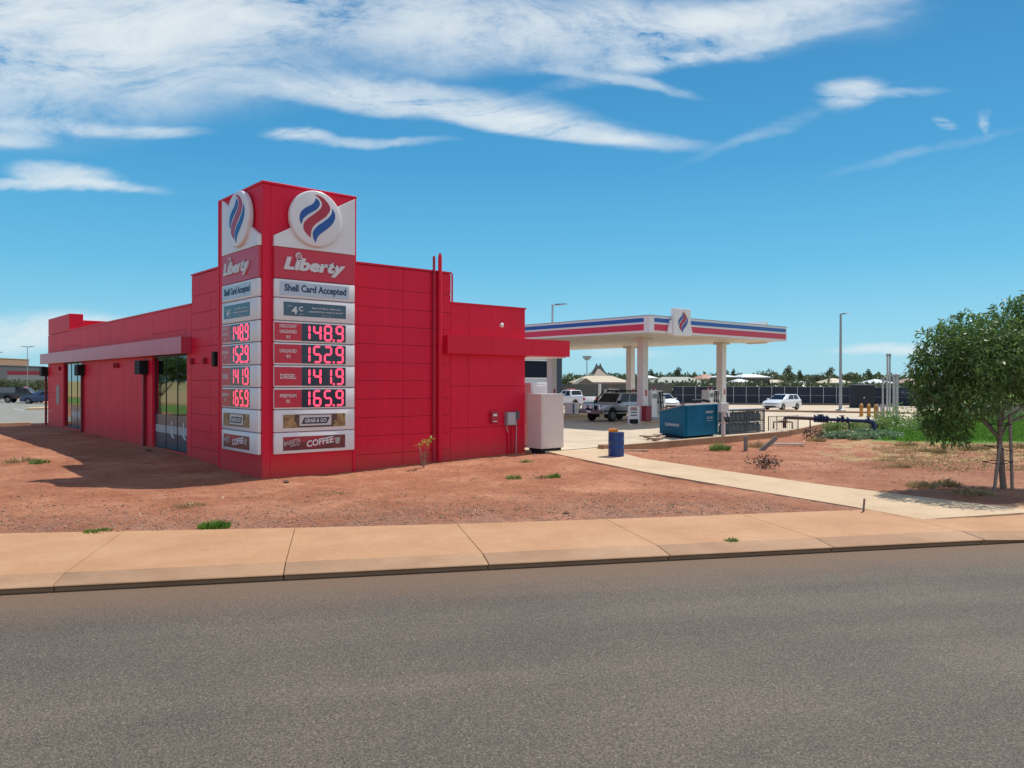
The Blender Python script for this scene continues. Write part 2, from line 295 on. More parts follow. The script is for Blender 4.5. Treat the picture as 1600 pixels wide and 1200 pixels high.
# ------------------------------------------------------------------ building helpers
class MB:
    def __init__(s): s.v = []; s.f = []; s.m = []
    def add(s, vs, fs, m=0):
        o = len(s.v); s.v += [tuple(p) for p in vs]; s.f += [tuple(i + o for i in f) for f in fs]; s.m += [m] * len(fs); return s
    def box(s, x0, x1, y0, y1, z0, z1, m=0):
        return s.add([(x0, y0, z0), (x1, y0, z0), (x1, y1, z0), (x0, y1, z0), (x0, y0, z1), (x1, y0, z1), (x1, y1, z1), (x0, y1, z1)],
                     [(3, 2, 1, 0), (4, 5, 6, 7), (0, 1, 5, 4), (1, 2, 6, 5), (2, 3, 7, 6), (3, 0, 4, 7)], m)
    def hexa(s, lo, hi, m=0):
        return s.add(list(lo) + list(hi), [(3, 2, 1, 0), (4, 5, 6, 7), (0, 1, 5, 4), (1, 2, 6, 5), (2, 3, 7, 6), (3, 0, 4, 7)], m)
    def prism(s, pts, ax, a, b, m=0):
        n = len(pts)
        ar = sum(pts[i][0] * pts[(i + 1) % n][1] - pts[(i + 1) % n][0] * pts[i][1] for i in range(n))
        if ar < 0: pts = pts[::-1]
        q = {'z': lambda p, t: (p[0], p[1], t), 'y': lambda p, t: (p[0], t, p[1]), 'x': lambda p, t: (t, p[0], p[1])}[ax]
        vs = [q(p, a) for p in pts] + [q(p, b) for p in pts]
        fs = [tuple(range(n - 1, -1, -1)), tuple(range(n, 2 * n))] + [(i, (i + 1) % n, n + (i + 1) % n, n + i) for i in range(n)]
        if ax == 'y': fs = [f[::-1] for f in fs]
        if b < a: fs = [f[::-1] for f in fs]
        return s.add(vs, fs, m)
    def tube(s, pts, r, n=10, r2=None, m=0, caps=True):
        pts = [Vector(p) for p in pts]; k = len(pts); rs = [r + ((r2 if r2 is not None else r) - r) * i / max(1, k - 1) for i in range(k)]
        o = len(s.v); ref = None
        for i, p in enumerate(pts):
            d = (pts[min(i + 1, k - 1)] - pts[max(i - 1, 0)]).normalized()
            if ref is None: ref = Vector((0, 0, 1)) if abs(d.z) < .9 else Vector((1, 0, 0))
            a = d.cross(ref).normalized(); b = a.cross(d); ref = b
            for j in range(n):
                t = 2 * math.pi * j / n; s.v.append(tuple(p + (a * math.cos(t) + b * math.sin(t)) * rs[i]))
        for i in range(k - 1):
            for j in range(n):
                s.f.append((o + i * n + j, o + i * n + (j + 1) % n, o + (i + 1) * n + (j + 1) % n, o + (i + 1) * n + j)); s.m.append(m)
        if caps:
            s.f.append(tuple(o + j for j in range(n))[::-1]); s.m.append(m); s.f.append(tuple(o + (k - 1) * n + j for j in range(n))); s.m.append(m)
        return s
    def cyl(s, p0, p1, r, r2=None, n=16, m=0): return s.tube([p0, p1], r, n, r2, m)
    def lathe(s, c, prof, n=16, m=0):
        o = len(s.v); k = len(prof)
        for r, z in prof:
            for j in range(n):
                t = 2 * math.pi * j / n; s.v.append((c[0] + r * math.cos(t), c[1] + r * math.sin(t), c[2] + z))
        for i in range(k - 1):
            for j in range(n):
                s.f.append((o + i * n + j, o + i * n + (j + 1) % n, o + (i + 1) * n + (j + 1) % n, o + (i + 1) * n + j)); s.m.append(m)
        s.f.append(tuple(o + j for j in range(n))[::-1]); s.m.append(m); s.f.append(tuple(o + (k - 1) * n + j for j in range(n))); s.m.append(m)
        return s
    def quad(s, a, b, c, d, m=0): return s.add([a, b, c, d], [(0, 1, 2, 3)], m)
    def build(s, name, mats, parent=None, bevel=0., smooth=False, seg=2, world=True, fix=True):
        me = bpy.data.meshes.new(name); me.from_pydata(s.v, [], s.f)
        mats = mats if isinstance(mats, (list, tuple)) else [mats]
        for q in mats: me.materials.append(q)
        if len(mats) > 1: me.polygons.foreach_set('material_index', s.m)
        if bevel or fix:
            bm = bmesh.new(); bm.from_mesh(me)
            if fix: bmesh.ops.recalc_face_normals(bm, faces=bm.faces)
            if bevel:
                bmesh.ops.remove_doubles(bm, verts=bm.verts, dist=1e-5)
                es = [e for e in bm.edges if len(e.link_faces) == 2 and e.calc_face_angle(0) > .5]
                bmesh.ops.bevel(bm, geom=es, offset=bevel, segments=seg, affect='EDGES', profile=.5, clamp_overlap=True)
            bm.to_mesh(me); bm.free()
        if smooth:
            me.polygons.foreach_set('use_smooth', [True] * len(me.polygons)); me.set_sharp_from_angle(angle=R(38))
        return link(name, me, parent, world)

WL = {}
def link(name, me, parent=None, world=True):
    o = bpy.data.objects.new(name, me); COL.objects.link(o)
    if parent is not None:
        o.parent = parent
        if world: o.location = -WL.get(parent.name, Vector((0, 0, 0)))
        WL[o.name] = Vector((0, 0, 0))
    return o
def thing(name, label, cat, loc=(0, 0, 0), rot=0, group=None):
    o = bpy.data.objects.new(name, None); COL.objects.link(o); o.empty_display_size = .2
    o.location = loc; o.rotation_euler = (0, 0, rot); WL[o.name] = Vector(loc)
    return tag(o, label, cat, group)
def tag(o, label, cat, group=None):
    o['label'] = label; o['category'] = cat
    if group: o['group'] = group
    return o
def struct(o): o['kind'] = 'structure'; return o
def copy_thing(root, loc, label, rot=None, scale=None, group=None):
    r = root.copy(); COL.objects.link(r); r.location = loc; r['label'] = label
    if rot is not None: r.rotation_euler = (0, 0, rot)
    if scale is not None: r.scale = scale if isinstance(scale, tuple) else (scale,) * 3
    if group: r['group'] = group
    for ch in list(root.children):
        c = ch.copy(); COL.objects.link(c); c.parent = r
        for g in list(ch.children):
            d = g.copy(); COL.objects.link(d); d.parent = c
    return r

def text_mesh(s, bold=0., shear=0., ext=.006, line=.85):
    cu = bpy.data.curves.new('lettering', 'FONT'); cu.body = s; cu.align_x = 'CENTER'; cu.extrude = ext; cu.offset = bold; cu.shear = shear; cu.space_line = line
    cu.resolution_u = 3
    o = bpy.data.objects.new('lettering', cu); COL.objects.link(o)
    bpy.context.view_layer.update()
    me = bpy.data.meshes.new_from_object(o.evaluated_get(bpy.context.evaluated_depsgraph_get()))
    bpy.data.objects.remove(o); bpy.data.curves.remove(cu)
    return me
def text_in(s, u0, u1, v0, v1, w, mat, parent, place, bold=0., shear=0., ext=.008, name='lettering', line=.85):
    """text fitted into the box (u0..u1, v0..v1) of the face frame place (4x4), w in front of it"""
    me = text_mesh(s, bold, shear, .5, line)
    co_ = np.empty(len(me.vertices) * 3); me.vertices.foreach_get('co', co_); co_ = co_.reshape(-1, 3)
    mn, mx = co_.min(0), co_.max(0)
    q = (co_ - mn) / np.maximum(mx - mn, 1e-6)
    q = np.column_stack([u0 + q[:, 0] * (u1 - u0), v0 + q[:, 1] * (v1 - v0), w + q[:, 2] * ext, np.ones(len(q))])
    q = q @ np.array(place).T
    me.vertices.foreach_set('co', q[:, :3].ravel()); me.materials.clear(); me.materials.append(mat); me.update()
    return link(name, me, parent)
class FMB(MB):
    """mesh drawn in a face frame: u right, v up, w out"""
    def __init__(s, place): super().__init__(); s.P = place
    def build(s, *a, **k):
        s.v = [tuple((s.P @ Vector((*p, 1)))[:3]) for p in s.v]; return super().build(*a, **k)
    def rect(s, u0, u1, v0, v1, w0, w1, m=0): return s.box(u0, u1, v0, v1, w0, w1, m)
    def poly(s, pts, w0, w1, m=0): return s.prism(pts, 'z', w0, w1, m)
def face_right(x0, y, z0=0): return Matrix(((1, 0, 0, x0), (0, 0, -1, y), (0, 1, 0, z0), (0, 0, 0, 1)))     # looks towards -Y
def face_left(x, y0, z0=0): return Matrix(((0, 0, -1, x), (-1, 0, 0, y0), (0, 1, 0, z0), (0, 0, 0, 1)))      # looks towards -X

def leaves(name, mat, lobes, n, size, seed=1, droop=.5, parent=None, shell=.5, aspect=.4, flat=0.):
    """n leaf blades spread through ellipsoid lobes (cx,cy,cz,rx,ry,rz)"""
    g = np.random.default_rng(seed)
    vol = np.array([l[3] * l[4] * l[5] for l in lobes]) ** .75; pick = g.choice(len(lobes), n, p=vol / vol.sum())
    lb = np.array(lobes)[pick]
    d = g.normal(size=(n, 3)); d /= np.linalg.norm(d, axis=1)[:, None]
    r = g.random(n) ** (1 / 3 * shell)
    r *= 1 + .16 * np.sin(d[:, 0] * 5 + d[:, 2] * 4 + pick) * np.cos(d[:, 1] * 6 + pick * 2)
    p = lb[:, :3] + d * r[:, None] * lb[:, 3:]
    ax = g.normal(size=(n, 3)); ax[:, 2] = ax[:, 2] * (1 - flat) - droop * 1.6; ax += d * .6; ax /= np.linalg.norm(ax, axis=1)[:, None]
    sd = np.cross(ax, g.normal(size=(n, 3))); sd /= np.linalg.norm(sd, axis=1)[:, None]
    ln = size * (.6 + .8 * g.random(n)); wd = ln * aspect * .5
    a = p; b = p + ax * (ln * .45)[:, None] + sd * wd[:, None]; c = p + ax * ln[:, None]; e = p + ax * (ln * .45)[:, None] - sd * wd[:, None]
    v = np.stack([a, b, c, e], 1).reshape(-1, 3)
    me = bpy.data.meshes.new(name); me.vertices.add(4 * n); me.vertices.foreach_set('co', v.ravel())
    me.loops.add(4 * n); me.loops.foreach_set('vertex_index', np.arange(4 * n)); me.polygons.add(n); me.polygons.foreach_set('loop_start', np.arange(0, 4 * n, 4))
    me.update(calc_edges=True); me.validate(); me.materials.append(mat)
    return link(name, me, parent, world=False)

def smooth01(a, b, x):
    t = np.clip((x - a) / (b - a), 0, 1); return t * t * (3 - 2 * t)
def gz(x, y):
    """height of the dirt at plan position x, y"""
    x = np.asarray(x, float); y = np.asarray(y, float)
    z = -.25 + 0 * x
    z = z + .17 * smooth01(12, 22, y) * smooth01(12.5, 19.5, x) * (1 - smooth01(23, 27, x))
    z = z + .2 * smooth01(24, 33, y) * (1 - smooth01(9, 14, x))
    z = z + .38 * np.exp(-((x - 2.6) / 2.6) ** 2 - ((y - 22.6) / 2.2) ** 2)
    z = z + .025 * np.sin(x * .9 + y * .6) * np.cos(y * .8 - x * .35) + .012 * np.sin(x * 2.7 - y * 1.9) * np.sin(y * 3.1 + x)
    s = x * KN.x + y * KN.y - KS0; t = x * KD.x + y * KD.y
    w = s - np.interp(t, FPT, FPW)                       # beyond the back edge of the footpath
    z = z - .02 - .12 * (1 - smooth01(-.55, -.1, w)) - .3 * (1 - smooth01(.1, .5, s))
    px = np.interp(y, PYS, PXL), np.interp(y, PYS, PXR)  # under the concrete path
    inside = np.minimum(x - px[0], px[1] - x)
    z = z - .14 * smooth01(.0, .4, inside) * (y < 22.4) * (y > 5)
    return z
FPT = [-60, -12, -6.6, -2.5, 0, 3, 7, 11.5, 40]; FPW = [4.6, 4.3, 4.18, 3.75, 3.5, 3.3, 3.2, 3.2, 3.2]
PYS = [5.6, 8.7, 10.8, 12.2, 15.4, 18.3, 21.6, 22.5]; PXL = [17.0, 17.72, 18.15, 18.4, 18.87, 19.45, 20.3, 20.5]; PXR = [20.3, 20.6, 20.75, 20.9, 21.3, 21.75, 23.3, 23.6]
def gp(x, y, dz=0.): return (x, y, float(gz(x, y)) + dz)
def depth_of(x, y): return x * fw.x + y * fw.y
def lat_of(x, y): return x * rt.x + y * rt.y
def at(px, D, z=0.):
    """plan position seen along bearing px at depth D"""
    l = (px - 800) / 1231.13 * D; return (fw.x * D + rt.x * l, fw.y * D + rt.y * l, z)
def zat(py, D): return 2.6 + (596.8 - py) / 1231.13 * D

# ------------------------------------------------------------------ ground, road, paths
def build_ground():
    def axis(lo, a, b, hi, step):
        mid = np.arange(a, b + 1e-6, step); l = []; t = step; q = a
        while q > lo: t *= 1.35; q -= t; l.append(q)
        h = []; t = step; q = b
        while q < hi: t *= 1.35; q += t; h.append(q)
        return np.array(l[::-1] + list(mid) + h)
    xs = axis(-3500, -2, 46, 4500, .22); ys = axis(-3500, 2, 46, 4500, .22)
    X, Y = np.meshgrid(xs, ys)
    Z = gz(X, Y)
    under = (X > 22.4) & (Y > 23.2) & (depth_of(X, Y) < 140) | (X > 10.4) & (X < 22.5) & (Y > 23.2) & (Y < 54) | (Y > 57.4) & (Y < 140) & (X < 60) & (X > 6.2 + (Y - 57) * .067)
    Z = np.where(under, -.55, Z)
    g = np.random.default_rng(4)
    near = (X > -2) & (X < 46) & (Y > 2) & (Y < 46) & ~under
    Z = Z + np.where(near, g.normal(size=X.shape) * .006, 0)
    ny, nx = X.shape
    me = bpy.data.meshes.new('ground')
    v = np.stack([X, Y, Z], -1).reshape(-1, 3)
    i = np.arange(ny * nx).reshape(ny, nx)
    q = np.stack([i[:-1, :-1], i[:-1, 1:], i[1:, 1:], i[1:, :-1]], -1).reshape(-1, 4)
    me.vertices.add(len(v)); me.vertices.foreach_set('co', v.ravel())
    me.loops.add(q.size); me.loops.foreach_set('vertex_index', q.ravel()); me.polygons.add(len(q)); me.polygons.foreach_set('loop_start', np.arange(0, q.size, 4))
    me.update(calc_edges=True); me.polygons.foreach_set('use_smooth', [True] * len(q))
    D = depth_of(X, Y); lat = lat_of(X, Y); ratio = lat / np.maximum(D, 1)
    green = smooth01(34, 41, D) * smooth01(.40, .50, ratio)
    dry = smooth01(24, 30, D) * smooth01(.30, .42, ratio) * .5
    far = smooth01(90, 130, D); dry = np.maximum(dry, far * .75); green = np.maximum(green * (1 - far * .4), far * .45)
    left = smooth01(1.5, -2.5, X) * smooth01(36, 46, Y) * smooth01(-13, -9, X); green = np.maximum(green, left * .62); dry = np.maximum(dry, smooth01(-9, -12, X) * .9)
    s = X * KN.x + Y * KN.y - KS0
    grav = np.clip((1 - smooth01(3.2, 7.5, s)) + .45 * smooth01(6, 14, lat) * (1 - smooth01(26, 34, D)), 0, 1)
    ca = me.color_attributes.new('zone', 'FLOAT_COLOR', 'POINT')
    ca.data.foreach_set('color', np.stack([green, dry, grav, np.ones_like(green)], -1).ravel())
    me.materials.append(GROUND); struct(link('ground', me))
build_ground()

def kp(t, s, z): return (KD.x * t + KN.x * (KS0 + s), KD.y * t + KN.y * (KS0 + s), z)
def build_road():
    b = MB(); b.quad(kp(-160, -60, -.4), kp(220, -60, -.4), kp(220, .09, -.4), kp(-160, .09, -.4)); struct(b.build('road', ASPH, fix=False))
JT = [-60, -45, -30, -22, -16, -12, -8.6, -3.9, -.75, 2.4, 5.5, 8.6, 11.75]
def build_kerb():
    b = MB()
    prof = [(.07, -.5), (.07, -.35), (.0, -.318), (.02, -.302), (.38, -.268), (.47, -.254), (.56, -.248), (.56, -.5)]
    for a, c in zip(JT[:-1], JT[1:]):
        a2, c2 = a + .008, c - .008
        n = len(prof)
        va = [kp(a2, s, z) for s, z in prof]; vc = [kp(c2, s, z) for s, z in prof]
        b.add(va + vc, [tuple(range(n)), tuple(range(2 * n - 1, n - 1, -1))] + [(i, n + i, n + (i + 1) % n, (i + 1) % n) for i in range(n)])
    # the kerb ramps down to a crossing
    low = [(.07, -.5), (.06, -.396), (.0, -.385), (.025, -.378), (.40, -.35), (.5, -.34), (.56, -.33), (.56, -.5)]
    for (t0, p0), (t1, p1) in (((11.766, prof), (13.6, low)), ((13.616, low), (30, low))):
        va = [kp(t0, s, z) for s, z in p0]; vc = [kp(t1, s, z) for s, z in p1]; n = len(va)
        b.add(va + vc, [tuple(range(n)), tuple(range(2 * n - 1, n - 1, -1))] + [(i, n + i, n + (i + 1) % n, (i + 1) % n) for i in range(n)])
    struct(b.build('kerb', KERB, bevel=.008, smooth=True))
def build_footpath():
    b = MB()
    def back(t): return float(np.interp(t, FPT, FPW))
    js = JT + [15.2, 19, 24, 30]
    for a, c in zip(js[:-1], js[1:]):
        k = 4
        for i in range(k):
            t0 = a + (c - a) * i / k + (.007 if i == 0 else 0); t1 = a + (c - a) * (i + 1) / k - (.007 if i == k - 1 else 0)
            z0 = -.25 if t0 < 11.7 else (-.33 if t0 > 13.5 else -.25 - .08 * (t0 - 11.75) / 1.85); z1 = -.25 if t1 < 11.8 else (-.33 if t1 > 13.5 else -.25 - .08 * (t1 - 11.75) / 1.85)
            lo = [kp(t0, .568, -.6), kp(t1, .568, -.6), kp(t1, back(t1), -.6), kp(t0, back(t0), -.6)]
            hi = [kp(t0, .568, z0), kp(t1, .568, z1), kp(t1, back(t1), -.25), kp(t0, back(t0), -.25)]
            b.hexa(lo, hi)
    struct(b.build('footpath', PAVE))
def build_path():
    Lf = [(17.2, 6.9, -.247), (17.72, 8.7, -.246), (18.4, 12.2, -.23), (18.95, 15.9, -.165), (20.05, 20.6, -.06), (20.3, 21.58, -.02)]
    Rt = [(20.3, 5.6, -.247), (20.6, 8.7, -.246), (20.75, 10.8, -.235), (21.25, 14.9, -.17), (21.75, 18.3, -.105), (23.3, 21.66, -.02)]
    b = MB()
    for i in range(len(Lf) - 1):
        q = [Lf[i], Rt[i], Rt[i + 1], Lf[i + 1]]; b.hexa([(x, y, -.7) for x, y, z in q], q)
    struct(b.build('concrete_path', PATH))
def build_slab():
    out = [(20.0, 22.47), (20.3, 21.6), (23.5, 21.7), (30, 21.9), (38, 22.25), (48, 25.2), (51.5, 22.8), (62, 24.8), (75, 28.5), (97, 36), (89.6, 43.2), (79.5, 53.6), (66, 68), (50, 84), (20.0, 84)]
    b = MB(); b.prism(out, 'z', -.6, 0)
    struct(b.build('forecourt', SLAB))
    e = MB()
    line = [(23.6, 21.52), (30, 21.72), (38, 22.07), (48.1, 25.02)]
    for i, (p, q) in enumerate(zip(line[:-1], line[1:])):
        d = (Vector(q) - Vector(p)).normalized(); n = Vector((-d.y, d.x)) * .16
        m = max(1, int((Vector(q) - Vector(p)).length / 3))
        for k in range(m):
            a = Vector(p) + (Vector(q) - Vector(p)) * k / m + d * .01; c = Vector(p) + (Vector(q) - Vector(p)) * (k + 1) / m - d * .01
            pts = [a, c, c + n, a + n]
            e.hexa([(w.x, w.y, -.6) for w in pts], [(w.x, w.y, .03) for w in pts])
    struct(e.build('slab_kerb', KERB, bevel=.01))
    md = MB()
    a, c = Vector((60.5, 44)), Vector((68.6, 27.6)); d = (c - a).normalized(); n = Vector((-d.y, d.x))
    pts = [a - n * .5, c - n * .5, c + n * .5, a + n * .5]
    md.hexa([(w.x, w.y, -.02) for w in pts], [(w.x, w.y, .14) for w in pts]); struct(md.build('median_kerb', KERB, bevel=.02))
def build_lot():
    b = MB(); b.prism([(5.8, 57.2), (12.5, 57.6), (19.5, 58), (19.5, 150), (12, 150)], 'z', -.6, -.08); struct(b.build('car_park', LOT))
    k = MB(); k.box(5.6, 9.2, 56.9, 57.2, -.5, .02); struct(k.build('car_park_kerb', PATH, bevel=.02))
    m = MB()
    for i in range(6):
        x = 2.0 + i * 2.7; m.box(x, x + .1, 83, 88.2, -.079, -.075)
    m.box(-3, 4, 70, 70.15, -.079, -.075)
    m.box(6.5, 8.6, 66.4, 66.6, -.079, -.075)
    struct(m.build('parking_lines', WHITE))
    i = MB(); i.prism([(13.2, 84.0), (15.5, 84.4), (19, 86), (19, 90), (15.5, 88), (13.6, 85.6)], 'z', -.3, .1); struct(i.build('traffic_island', PATH, bevel=.03))
build_road(); build_kerb(); build_footpath(); build_path(); build_slab(); build_lot()
def build_hills():
    b = MB(); g = random.Random(3)
    for (c, w, h, D) in ((-20, 260, 26, 1700), (180, 420, 17, 1900), (1300, 700, 14, 1900), (1750, 420, 16, 1700)):
        n = 26; row0 = []; row1 = []; row2 = []
        for i in range(n + 1):
            px = c - w + 2 * w * i / n; hh = h * max(0., math.sin(math.pi * i / n)) ** .8 * (.85 + .3 * g.random())
            row0.append(at(px, D - 260, -1)); row1.append(at(px, D, hh)); row2.append(at(px, D + 260, -1))
        b.add(row0 + row1 + row2, [(i, i + 1, n + 2 + i, n + 1 + i) for i in range(n)] + [(n + 1 + i, n + 2 + i, 2 * n + 3 + i, 2 * n + 2 + i) for i in range(n)])
    struct(b.build('hills', M('hill_scrub', (.10, .115, .085), .95, var=.3, vscale=.01), smooth=True))
build_hills()

# ------------------------------------------------------------------ the red shop
def panels(mb, us, vs, t=.03, gap=.0065, m=0, w0=0.):
    for u0, u1 in zip(us[:-1], us[1:]):
        for v0, v1 in zip(vs[:-1], vs[1:]): mb.rect(u0 + gap, u1 - gap, v0 + gap, v1 - gap, w0, w0 + t, m)
VJ = [-.5, .23, .83, 1.43, 2.03, 2.63, 3.23, 3.83, 4.43, 5.03]
def build_shop():
    t = thing('service_station_shop', 'red panelled flat roofed shop behind the tall price sign', 'shop', (9.75, 22.5, 0))
    FR = face_right(0, 22.53); FL = face_left(9.78, 0)
    # body volumes
    b = MB(); b.box(9.78, 16.40, 22.53, 29.2, -.6, 6.40); b.build('upper_block', REDD, t)
    b = MB(); b.box(9.98, 19.90, 22.6, 54.6, -.6, 5.1); b.build('main_block', REDD, t)
    f = FMB(FR)
    panels(f, [12.6, 14.46, 16.43], VJ + [5.65, 6.38]); panels(f, [16.43, 17.22, 19.93], [-.5, .95, 2.45, 3.95, 5.36])
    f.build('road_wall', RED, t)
    # left wall, u = -Y
    f = FMB(FL)
    panels(f, [-29.2, -27.3, -25.0, -22.53], VJ + [5.65, 6.38])
    ys = [-46.14, -44.3, -42.3, -40.2, -38.1, -36.0, -33.87]
    panels(f, [-29.7, -29.22], [-.5, 5.36], w0=-.0); panels(f, [-33.87, -31.8, -29.7], [3.62, 4.5, 5.36])
    panels(f, ys, [-.5, 3.62, 5.36]); panels(f, [-50.45, -48.3, -46.14], [3.62, 4.5, 5.36])
    panels(f, [-54.7, -52.6, -50.45], [-.5, .8, 1.9, 3.0, 4.2, 5.36])
    for a in (29.7, 33.87, 46.14, 50.45): f.rect(-a - .03, -a + .03, -.4, 3.62, -.2, .0)
    f.rect(-33.85, -29.72, -.5, -.06, -.2, -.01); f.rect(-50.43, -46.16, -.5, .02, -.2, -.01)
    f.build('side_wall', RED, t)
    # parapet at the far corner
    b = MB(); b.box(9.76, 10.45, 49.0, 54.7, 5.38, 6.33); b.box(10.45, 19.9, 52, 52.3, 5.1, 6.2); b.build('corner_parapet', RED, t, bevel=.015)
    b = MB(); c = .05
    b.box(9.72, 16.46, 22.47, 22.62, 6.40, 6.46); b.box(9.72, 9.87, 22.62, 29.22, 6.40, 6.46); b.box(16.31, 16.46, 22.62, 29.22, 6.40, 6.46); b.box(9.87, 16.31, 29.07, 29.22, 6.40, 6.46)
    b.box(16.47, 19.97, 22.47, 22.62, 5.36, 5.42); b.box(9.72, 9.87, 29.23, 48.98, 5.36, 5.42); b.box(19.82, 19.97, 22.62, 54.7, 5.36, 5.42)
    b.box(16.45, 16.5, 22.46, 22.5, 5.42, 6.4)
    b.build('roof_capping', REDT, t)
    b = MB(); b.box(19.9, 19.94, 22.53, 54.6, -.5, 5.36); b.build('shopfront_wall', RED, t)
    b = MB(); b.box(9.87, 19.82, 29.22, 54.6, 5.1, 5.36); b.build('roof_parapet', REDD, t)
    # awnings
    f = FMB(FL); us = [-55.1, -52, -49, -46, -43, -40, -37, -34, -31.5, -29.22]
    f.rect(-55.08, -29.24, 3.62, 4.2, .03, .36); panels(f, us, [3.6, 4.22], w0=.36, t=.035, gap=.006)
    f.build('side_awning', M('awning_panel', (.55, .06, .11), .28, spec=.34, var=.05, vscale=.7), t)
    f = FMB(FR); f.rect(16.16, 22.08, 3.6, 4.22, .03, .24); panels(f, [16.13, 18.1, 20.1, 22.1], [3.585, 4.235], w0=.24, t=.03, gap=.005)
    f.rect(19.96, 22.08, 3.6, 4.22, -20, .02)
    f.build('road_awning', REDT, t)
    b = MB(); b.box(19.97, 22.0, 22.4, 42, 3.55, 3.595); b.build('awning_soffit', WHITE, t)
    # windows
    def window(y0, y1, n, z0, lab):
        w = FMB(FL)
        for i in range(n + 1):
            y = y0 + (y1 - y0) * i / n; w.rect(-y - .014, -y + .014, z0, 3.6, -.1, -.07)
        w.rect(-y1, -y0, 3.54, 3.6, -.13, -.025); w.rect(-y1, -y0, z0, z0 + .05, -.13, -.025)
        fr = w.build('window', M('window_frame', (.02, .026, .032), .4, .3), t); fr['label'] = lab
        g = FMB(FL); g.rect(-y1 + .03, -y0 - .03, z0 + .05, 3.54, -.12, -.09); g.build('glass', GLASS, fr)
        g = FMB(FL)
        for i in range(n):
            a = y0 + (y1 - y0) * i / n + .03; c = y0 + (y1 - y0) * (i + 1) / n - .03
            if n == 3 and y0 > 40 and i == 2: continue
            g.rect(-c, -a, z0 + .05, 1.28, -.088, -.083)
        g.build('film', FILM, fr)
        g = FMB(FL); sils = []
        for i in range(n):
            a = y0 + (y1 - y0) * i / n + .06; c = y0 + (y1 - y0) * (i + 1) / n - .06
            if n == 3 and y0 > 40 and i == 2: continue
            g.rect(-c, -a, z0 + .62, z0 + .92, -.082, -.079)
            if i != n - 1:
                m = (a + c) / 2; sil = FMB(FL); sils.append(sil)
                sil.poly([(-m - .05, z0 + .85), (-m + .05, z0 + .85), (-m + .12, z0 + .6), (-m + .3, z0 + .5), (-m + .28, z0 + .44), (-m, z0 + .5), (-m - .12, z0 + .6)], -.078, -.074)
                sil.poly([(-m + .09 * math.cos(q) + .02, z0 + 1.02 + .1 * math.sin(q)) for q in [k * math.pi / 5 for k in range(10)]], -.078, -.074)
                sil.poly([(-m - .05, z0 + .93), (-m + .06, z0 + .93), (-m + .25, z0 + .78), (-m + .22, z0 + .74)], -.0735, -.071)
        g.build('frosted_band', M('frosted_strip', (.36, .38, .42), .4), fr)
        for sil in sils: sil.build('figure_sticker', M('sticker_grey', (.50, .51, .54), .5), fr)
    window(29.72, 33.85, 3, -.06, 'tall glazed window nearest the price sign')
    window(46.16, 50.43, 3, .02, 'tall glazed window near the far corner')
    # rain heads and downpipes on the side wall
    for y in (34.75, 45.7, 55.0):
        d = MB(); d.box(9.63, 9.745, y - .07, y + .07, -.3, 2.9)
        dp = d.build('downpipe', M('dark_red_pipe', (.17, .008, .02), .5), t)
        r = MB(); r.hexa([(9.40, y - .36, 2.88), (9.74, y - .36, 2.88), (9.74, y + .36, 2.88), (9.40, y + .36, 2.88)], [(9.40, y - .36, 3.45), (9.74, y - .36, 3.45), (9.74, y + .36, 3.45), (9.40, y + .36, 3.45)])
        r.build('rain_head', DK, dp, bevel=.01)
    # tall vent pipes on the road face
    p = MB(); p.tube([(15.9, 22.41, -.25), (15.9, 22.41, 6.95)], .068, 12); p.tube([(15.9, 22.41, 6.95), (15.9, 22.41, 7.05)], .05, 12)
    for z in (.9, 2.6, 4.2, 5.8): p.box(15.81, 15.99, 22.42, 22.5, z, z + .04)
    p.build('vent_pipe', REDT, t, smooth=True)
    p = MB(); p.tube([(15.66, 22.43, -.25), (15.66, 22.43, 6.93)], .045, 12); p.build('vent_pipe', M('deep_red_pipe', (.38, .009, .03), .5), t, smooth=True)
    for y in (27.75, 29.05, 38.9, 39.4, 51.2):
        l = MB(); l.box(9.64, 9.75, y - .07, y + .07, 3.2, 3.42); l.build('wall_light', REDD, t, bevel=.02)
    l = MB(); l.box(9.62, 9.74, 26.6, 26.85, 3.1, 3.6); l.build('wall_speaker', DK, t, bevel=.02)
    l = MB(); l.lathe((0, 0, 0), [(.02, 0), (.09, .0), (.09, .05), (.05, .09)], 14)
    l.v = [(18.75 + x, 22.5 - z, 4.7 + y) for x, y, z in l.v]; l.build('round_wall_lamp', WHITE, t)
    # notice beside the far window
    f = FMB(FL); f.rect(-52.3, -51.45, 1.25, 2.35, .03, .05); nb = f.build('notice_board', M('notice_grey', (.30, .27, .27), .6), t)
    f = FMB(FL)
    for i in range(6): f.rect(-52.15, -51.6, 1.4 + i * .15, 1.46 + i * .15, .05, .054)
    f.build('print', M('notice_print', (.45, .43, .42), .6), nb)
    # services on the road face
    f = FMB(FR); f.rect(18.2, 18.52, 1.08, 1.5, .03, .16); rb = f.build('hydrant_box', M('fire_red', (.38, .02, .035), .35), t, bevel=.015); rb['label'] = 'small red wall box with two white marks'
    for z0, z1 in ((1.34, 1.42), (1.13, 1.16)): f = FMB(FR); f.rect(18.27, 18.45, z0, z1, .16, .163); f.build('marking', WHITE, rb)
    f = FMB(FR); f.rect(18.9, 19.32, .98, 1.47, .03, .22); mb = f.build('meter_box', GREY, t, bevel=.015)
    f = FMB(FR); f.rect(18.93, 19.29, 1.01, 1.44, .22, .228); f.build('door', M('meter_door', (.44, .44, .47), .4, .2), mb)
    f = FMB(FR); f.rect(19.4, 19.48, .95, 1.0, .03, .1); f.build('junction_box', M('dark_grey_box', (.10, .10, .11), .5), t)
    f = FMB(FR); f.rect(19.4, 19.56, 1.18, 1.5, .03, .15); f.build('isolator_box', M('dark_grey_box', (.10, .10, .11), .5), t, bevel=.01)
